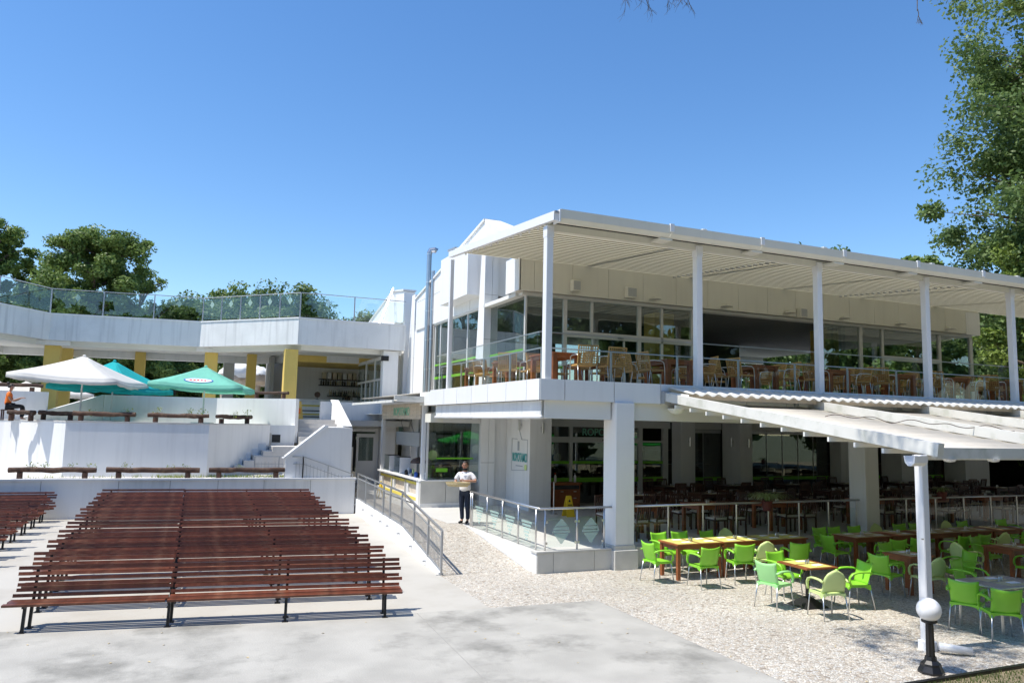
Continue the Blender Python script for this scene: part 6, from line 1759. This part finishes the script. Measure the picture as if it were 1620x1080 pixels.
def face(parent, c, k=1.0):
    x, y, z = c
    mb = MB(); mb.add([(x - .012, y - .078, z - .02), (x + .012, y - .078, z - .02), (x, y - .102, z - .018), (x, y - .078, z + .025)], [(0, 1, 2), (1, 3, 2), (3, 0, 2)]); obj('nose', mb, 'skin', parent)
    for s_ in (-1, 1):
        mb = MB(); mb.box(x + s_ * .03 - .013, y - .083, z + .018, x + s_ * .03 + .013, y - .074, z + .028); obj('eye', mb, 'hair', parent)
        mb = MB(); mb.box(x + s_ * .03 - .018, y - .084, z + .036, x + s_ * .03 + .018, y - .073, z + .042); obj('eyebrow', mb, 'hair', parent)
        mb = MB(); mb.lathe([(.004, -.03), (.014, -.02), (.016, .01), (.006, .028)], 8, (x + s_ * .080, y, z)); obj('ear', mb, 'skin', parent)
    mb = MB(); mb.box(x - .024, y - .080, z - .048, x + .024, y - .071, z - .040); obj('mouth', mb, 'redprint', parent)
face(pw, (0, -.035, 1.575))
mb = MB(); mb.lathe([(.056, 0), (.070, .015), (.074, .035), (.060, .055)], 14, (0, -.038, 1.45)); obj('face_mask', mb, 'blackcloth', pw)
mb = MB(); mb.add([(-.05, -.115, 1.40), (.05, -.115, 1.40), (0, -.128, 1.33)], [(0, 1, 2)]); obj('collar', mb, 'shirt', pw)
ty = thing('straw_tray', 'pale shallow straw tray with glasses held by the waiter', 'tray', (7.12, 19.84, 1.50), -.70)
g = []
for i, (r, z) in enumerate(((.20, .0), (.25, .055), (.26, .11))):
    g.append([(r * 1.35 * math.cos(2 * PI * j / 20), r * .8 * math.sin(2 * PI * j / 20), z) for j in range(21)])
mb = MB(); mb.shell(g, .008); obj('tray_rim', mb, 'basket', ty)
mb = MB(); mb.prism([(.20 * 1.35 * math.cos(2 * PI * j / 20), .20 * .8 * math.sin(2 * PI * j / 20)) for j in range(20)], .0, .01); obj('tray_base', mb, 'basket', ty)
for j in range(5):
    mb = MB(); mb.lathe([(.025, .012), (.03, .12), (.027, .12), (.022, .02)], 8, (-.22 + j * .07, .02 * (j % 2), 0)); o = obj('glass_tumbler', mb, 'glass', None)
    o.location = (7.12 + (-.22 + j * .07) * .765, 19.84 + (.22 - j * .07) * .644, 1.512); tag(o, f'{ORD[j]} small clear glass from the left on the straw tray', 'glass', 'glasses on the straw tray')
# seated person in orange
po = thing('person', 'seated person in an orange top with dark tied up hair behind the left log beam', 'person', (-5.45, 31.4, 2.987), PI * .5)
nodes = [((0, .02, .50), (.15, .11))]; edges = []
c1 = chain(nodes, edges, 0, [((0, .02, .66), (.13, .09)), ((0, .01, .82), (.14, .09)), ((0, .0, .93), (.12, .075))])
chain(nodes, edges, c1, [((0, -.01, 1.0), .045), ((0, -.03, 1.05), .045), ((0, -.05, 1.10), (.058, .066)), ((0, -.05, 1.17), (.068, .082)), ((0, -.035, 1.235), (.05, .06))])
for s_ in (-1, 1):
    a = chain(nodes, edges, c1, [((s_ * .16, 0, .93), .05), ((s_ * .20, -.04, .78), .042), ((s_ * .20, -.10, .68), .036), ((s_ * .16, -.24, .72), .030), ((s_ * .10, -.34, .78), .022)])
    hand(nodes, edges, a, (s_ * .10, -.34, .78), (0, -1, .2), (-s_, 0, .2), (0, .2, 1), .4)
    chain(nodes, edges, 0, [((s_ * .09, -.05, .49), .09), ((s_ * .11, -.42, .50), .06), ((s_ * .11, -.44, .28), .048), ((s_ * .11, -.42, .08), .035), ((s_ * .11, -.54, .04), .03)])
skin_mesh('body', nodes, edges, 'skin', po, 2)
nodes = [((0, .02, .50), (.165, .125))]; edges = []
c1 = chain(nodes, edges, 0, [((0, .02, .66), (.15, .11)), ((0, .01, .82), (.16, .11)), ((0, .0, .93), (.14, .09))])
chain(nodes, edges, c1, [((0, -.01, .985), .06)])
for s_ in (-1, 1): chain(nodes, edges, c1, [((s_ * .16, 0, .93), .066), ((s_ * .20, -.03, .80), .06)])
skin_mesh('orange_top', nodes, edges, 'orangecloth', po, 2)
nodes = [((0, .02, .50), (.16, .12))]; edges = []
for s_ in (-1, 1): chain(nodes, edges, 0, [((s_ * .09, -.05, .49), .10), ((s_ * .11, -.42, .50), .072), ((s_ * .11, -.44, .28), .058), ((s_ * .11, -.42, .10), .05)])
skin_mesh('trousers', nodes, edges, 'blackcloth', po, 2)
cap_hair(po, (0, -.03, 1.175), .082, .098, .098, -.5)
mb = MB(); mb.lathe([(.01, -.045), (.04, -.03), (.05, 0), (.04, .035), (.01, .05)], 10, (0, .06, 1.29)); obj('hair_bun', mb, 'hair', po, smooth=True)
face(po, (0, -.05, 1.145))
t = thing('stool', 'low dark stool under the seated person in orange', 'stool', (-5.45, 31.45, 2.987)); obj('seat', MB().bbox(-.2, -.2, .34, .2, .2, .38), 'darkwood', t)
for sx in (-1, 1):
    for sy in (-1, 1): obj('leg', MB().box(sx * .16 - .02, sy * .16 - .02, 0, sx * .16 + .02, sy * .16 + .02, .339), 'darkwood', t)

# ================================================================== TREES
def leaf_cloud(name, centers, radii, per, size, m, parent, flat=.75, seed=0, world=False):
    rg = np.random.default_rng(seed + 11)
    cs = np.asarray(centers, float); rr = np.asarray(radii, float); n = len(cs) * per
    idx = np.repeat(np.arange(len(cs)), per)
    d = rg.normal(size=(n, 3)); d /= np.linalg.norm(d, axis=1)[:, None]
    rad = rr[idx] * rg.random(n) ** .6 * 1.15
    P = cs[idx] + d * rad[:, None] * np.array([1, 1, flat])
    nrm = rg.normal(size=(n, 3)) * .8 + d * .7 + np.array([0, 0, .6]); nrm /= np.linalg.norm(nrm, axis=1)[:, None]
    a = np.cross(nrm, rg.normal(size=(n, 3))); a /= np.linalg.norm(a, axis=1)[:, None]
    b = np.cross(nrm, a); s = size * rg.uniform(.6, 1.3, n)[:, None]
    V = np.empty((n, 4, 3)); V[:, 0] = P - a * s; V[:, 1] = P + b * s * .55 + nrm * s * .12; V[:, 2] = P + a * s; V[:, 3] = P - b * s * .55 + nrm * s * .12
    V = V.reshape(-1, 3)
    me = bpy.data.meshes.new(name); me.vertices.add(len(V)); me.vertices.foreach_set('co', V.ravel())
    me.loops.add(n * 4); me.loops.foreach_set('vertex_index', np.arange(n * 4)); me.polygons.add(n)
    me.polygons.foreach_set('loop_start', np.arange(0, n * 4, 4)); me.polygons.foreach_set('loop_total', np.full(n, 4)); me.materials.append(M[m]); me.update()
    o = bpy.data.objects.new(name, me); link(o, parent); return o
def make_tree(name, lab, loc, H, R, seed, m='leaf', crown_base=.3, per=70, size=.16, limbs=9, group=None, cl=.8, lean=(0, 0), asp=1.0, name_cat='tree', top=1.0):
    rg = random.Random(seed)
    t = thing(name, lab, name_cat, loc, 0, group)
    trunk = []; rad = []
    for i in range(8):
        f = i / 7; trunk.append(Vector((lean[0] * f * H + .25 * math.sin(f * 4 + seed) * f, lean[1] * f * H + .25 * math.cos(f * 3 + seed) * f - .25 * math.cos(seed) * f, -.3 + H * .86 * f)))
        rad.append(max(.04, H * .024 * (1 - f) ** .8 + .03))
    mb = MB(); mb.tube(trunk, rad, 10); obj('trunk', mb, 'bark', t, smooth=True, recenter=False)
    lb = MB(); centers = []; radii = []
    zc, hz = H * (crown_base + (1 - crown_base) / 2), H * (1 - crown_base) / 2
    for k in range(limbs * 2):
        f = crown_base * .75 + (1 - crown_base * .75) * (k + .5) / (limbs * 2) * .86
        base = trunk[0].lerp(trunk[-1], min(.98, f / .86)); a = k * 2.4 + rg.uniform(-.4, .4) + seed
        zt = base.z + H * rg.uniform(.05, .16); zz = max(-1, min(1, (zt - zc) / hz)); ext = R * math.sqrt(max(.12, 1 - zz * zz * .95)) * rg.uniform(.72, 1.0)
        tip = Vector((base.x + math.cos(a) * ext, base.y + math.sin(a) * ext * asp, zt))
        mid = base.lerp(tip, .5) + Vector((0, 0, H * .02 * rg.uniform(-1, 1.5)))
        lb.tube([base, mid, tip], [H * .009, H * .005, .015], 6)
        for q in range(7):
            g = rg.uniform(.3, 1.05); c = base.lerp(tip, g) + Vector((rg.uniform(-1, 1), rg.uniform(-1, 1), rg.uniform(-.5, .9))) * R * .22
            lb.tube([base.lerp(tip, g * .85), c], [.035, .01], 4); centers.append(tuple(c)); radii.append(R * cl * rg.uniform(.09, .28))
    for q in range(8):
        c = trunk[-1] + Vector((rg.uniform(-1, 1) * R * .4, rg.uniform(-1, 1) * R * .4, rg.uniform(-.2, 1) * H * .10 * top)); centers.append(tuple(c)); radii.append(R * cl * rg.uniform(.16, .26)); lb.tube([trunk[-1], c], [.04, .012], 4)
    obj('limbs', lb, 'bark', t, recenter=False)
    leaf_cloud('crown', centers, radii, per, size, m, t, seed=seed)
    return t
CY, SY = math.cos(_y), math.sin(_y)
def spot(right, ahead): return (right * CY + ahead * SY, -right * SY + ahead * CY)
# left group beyond the bar wing
make_tree('oak_tree', 'broad rounded tree rising above the left end of the roof terrace', (*spot(-29.2, 52), 3.0), 13.6, 3.7, 3, 'leaf', .22, per=330, size=.12, limbs=14, cl=.9)
make_tree('oak_tree', 'tree cut by the left picture edge behind the roof terrace railing', (*spot(-37.0, 53), 3.0), 14.8, 3.0, 5, 'leaf', .2, per=260, size=.12, limbs=12)
make_tree('oak_tree', 'thin open tree with bare twigs right of the broad rounded tree', (*spot(-27.6, 56), 3.0), 12.0, 2.0, 8, 'leaf', .45, per=34, size=.12, limbs=9)
make_tree('oak_tree', 'dark tree low between the two biggest trees at the left', (*spot(-34.2, 57), 3.0), 11.6, 3.4, 9, 'leaf', .1, per=200, size=.14, limbs=10)
GW = 'trees forming the wood behind the bar wing'
base_a = make_tree('wood_tree', 'first low tree from the left showing through the roof terrace glass', (*spot(-39.0, 62), 3.0), 9.8, 4.9, 21, 'leaf2', .05, per=300, size=.15, limbs=13, cl=1.1, group=GW)
base_b = make_tree('wood_tree', 'second low tree from the left showing through the roof terrace glass', (*spot(-33.0, 64), 3.0), 9.2, 4.7, 22, 'leaf', .05, per=300, size=.15, limbs=13, cl=1.1, group=GW)
lst = [(-28.5, 66), (-24.5, 60), (-21.5, 64), (-18.0, 61), (-14.5, 65), (-12.0, 68), (-36, 68), (-9, 66), (-42, 66), (-30.5, 70), (-25, 69)]
hs_ = [9.0, 9.4, 10.6, 10.2, 8.9, 8.4, 10.5, 8.3, 11, 10.5, 10]
for i, ((r_, a_), h_) in enumerate(zip(lst, hs_)):
    k = h_ / (9.8 if i % 2 else 9.2)
    dup(base_a if i % 2 else base_b, (*spot(r_, a_), 3.0), i * 1.3, f'{ORD[i + 2]} low wood tree behind the roof terrace glass and bar wing', GW, (1, 1, k))
bush = make_tree('bush', 'first dark bush from the left in the gap under the bar wing', (*spot(-38, 56), 2.9), 4.6, 3.0, 33, 'leaf', .0, per=200, size=.12, limbs=6, group='bushes under the bar wing')
for i in range(8):
    dup(bush, (*spot(-34 + i * 3.2, 55.5 + (i % 3) * 1.5), 2.9), i * 2.1, f'{ORD[i + 1]} dark bush from the left in the gap under the bar wing', 'bushes under the bar wing', (1, 1, 1 + .15 * (i % 3)))
# big oak on the right
make_tree('oak_tree', 'towering oak filling the right picture edge above the pergola', (*spot(30.3, 38), 0), 26.5, 7.2, 41, 'leaf2', .16, per=420, size=.13, limbs=36, cl=.88, top=.6)
make_tree('oak_tree', 'lower leafy tree behind the right end of the upper terrace', (*spot(26.5, 37), 0), 13.0, 3.8, 43, 'leaf3', .12, per=330, size=.11, limbs=12)
make_tree('oak_tree', 'dense tree behind the pergola end at the right edge', (*spot(33.0, 42), 0), 15.5, 5.0, 44, 'leaf', .08, per=300, size=.13, limbs=13)
GR = 'trees behind the restaurant building'
make_tree('wood_tree', 'tree whose top just shows over the pergola near the big oak', (*spot(29.5, 55), 0), 16.3, 4.4, 45, 'leaf', .1, per=200, size=.22, limbs=9, group=GR)
for i, (r_, a_, h_) in enumerate(((37, 60, 15.5), (44, 58, 14), (24.5, 60, 16.5), (20, 62, 14), (50, 56, 14), (40, 48, 13), (31, 66, 13))):
    dup(base_a, (*spot(r_, a_), 0), i * 1.7, f'{ORD[i]} low tree hidden behind the restaurant building', GR, (1.1, 1.1, h_ / 10.0))
# wood across the square behind the viewpoint: it shows in the window reflections
GV = 'trees across the square reflected in the windows'
far0 = make_tree('square_tree', 'first tree across the square behind the viewpoint', (-14, -16, 0), 15, 6.0, 51, 'leaf2', .05, per=90, size=.46, limbs=11, group=GV)
for i, (x, y, k) in enumerate(((-4, -20, 1), (6, -22, 1.1), (15, -18, .95), (24, -16, 1.05), (33, -12, 1), (42, -6, 1.1), (50, 2, 1), (-24, -10, 1), (-32, 0, .9), (57, 10, 1), (29, -24, 1.2), (11, -28, 1.2))):
    dup(far0, (x, y, 0), i * 1.1, f'{ORD[i + 1]} tree across the square behind the viewpoint', GV, (k, k, k))

# overhanging tree at the right of the viewpoint (its branches enter at the top)
t = thing('overhanging_tree', 'tree beside the square with bare twigs and leaves hanging in at the top', 'tree', (14.5, 2.0, 0))
mb = MB(); mb.tube([(0, 0, -.2), (.1, .1, 3), (-.2, .5, 6), (-.3, 1.2, 9.5), (0, 1.5, 13)], [.34, .28, .22, .15, .06], 12); obj('trunk', mb, 'bark', t, smooth=True, recenter=False)
lb = MB()
def limb(pts, r): lb.tube(pts, [r * (1 - .75 * i / (len(pts) - 1)) for i in range(len(pts))], 6)
limb([(-.25, .6, 6.8), (-2.5, 3.0, 9.4), (-5.0, 5.0, 11.4), (-8.2, 6.3, 12.0), (-10.2, 6.8, 12.3)], .11)
limb([(-.3, 1.0, 8), (-2.0, 5.0, 11.0), (-3.5, 7.6, 12.3)], .09)
limb([(-.3, 1.2, 9), (0, 4.5, 11.8), (-.3, 7.5, 12.6)], .09)
obj('limbs', lb, 'bark', t, recenter=False)
tc_ = []; tr_ = []
rg = random.Random(5)
for i in range(18):
    tc_.append((rg.uniform(-10.6, -7.6), rg.uniform(5.8, 7.6), rg.uniform(11.6, 12.8))); tr_.append(rg.uniform(.25, .55))
for i in range(8):
    tc_.append((rg.uniform(-1.2, 1.6), rg.uniform(7.2, 8.6), rg.uniform(12.4, 13.2))); tr_.append(rg.uniform(.35, .55))
tc_ += [(-.75, 6.55, 11.28), (-.45, 6.6, 11.2), (-1.0, 6.5, 11.35)]; tr_ += [.17, .15, .14]
leaf_cloud('crown', tc_, tr_, 150, .05, 'leaf', t, seed=5)
def twig(bm_, p, d, L0, r, depth, rg):
    q = p + d * L0; bm_.tube([p, p.lerp(q, .5) + Vector((rg.uniform(-1, 1), rg.uniform(-1, 1), rg.uniform(-1, 1))) * L0 * .08, q], [r, r * .8, r * .6], 5)
    if depth == 0: return
    for k in range(3):
        dd = (d + Vector((rg.uniform(-1, 1), rg.uniform(-.6, .6), rg.uniform(-.7, .5))) * .85).normalized(); twig(bm_, p.lerp(q, rg.uniform(.5, 1)), dd, L0 * rg.uniform(.5, .8), r * .6, depth - 1, rg)

rg2 = random.Random(12)
tw = MB()
for (x, y, z, L0) in ((5.45, 8.5, 9.75, .42), (5.75, 8.5, 9.8, .45), (6.1, 8.5, 9.8, .38), (6.4, 8.5, 9.75, .3)):
    twig(tw, Vector((x, y, z)), Vector((-.25, 0, -1)).normalized(), L0, .009, 3, rg2)
    tw.tube([(x, y, z), (x + .3, y - .2, z + 1.0), (7.6, 8.0, 12.0)], [.01, .014, .02], 5)
twig(tw, Vector((11.1, 8.5, 10.75)), Vector((.02, 0, -1)), .40, .010, 0, rg2)
twig(tw, Vector((11.12, 8.5, 10.38)), Vector((.1, 0, -1)).normalized(), .14, .008, 3, rg2)
tw.tube([(11.1, 8.5, 10.72), (11.2, 8.6, 11.6), (11.4, 8.8, 12.7)], [.01, .014, .02], 5)
wpart('hanging_twigs', tw, 'bark', t)

mb = MB()
rg3 = random.Random(9)
for i in range(170):
    x, y = rg3.uniform(-3, 13), rg3.uniform(5, 15)
    if 9 < x and y > 9: continue
    z = .014 if x < 7.2 else .006; s_ = rg3.uniform(.012, .03); a = rg3.uniform(0, 6.28); c_, n_ = math.cos(a) * s_, math.sin(a) * s_
    mb.add([(x - c_, y - n_, z), (x + n_ * .5, y - c_ * .5, z + s_ * .4), (x + c_, y + n_, z + .002), (x - n_ * .5, y + c_ * .5, z + s_ * .2)], [(0, 1, 2, 3)])
tag(obj('dry_leaves', mb, 'basket', kind='stuff'), 'tiny dry leaves scattered over the worn concrete and pebbles', 'leaves')

ed = MB(); pts_ = [(7.28, -12), (7.28, 12.59), (5.2, 12.67)]
for p, q in zip(pts_[:-1], pts_[1:]):
    ed.beam((p[0] + .012, p[1], .004), (q[0] + .012, q[1], .004), .022, .006)
struct('apron_edge_gap', ed, 'mortar')
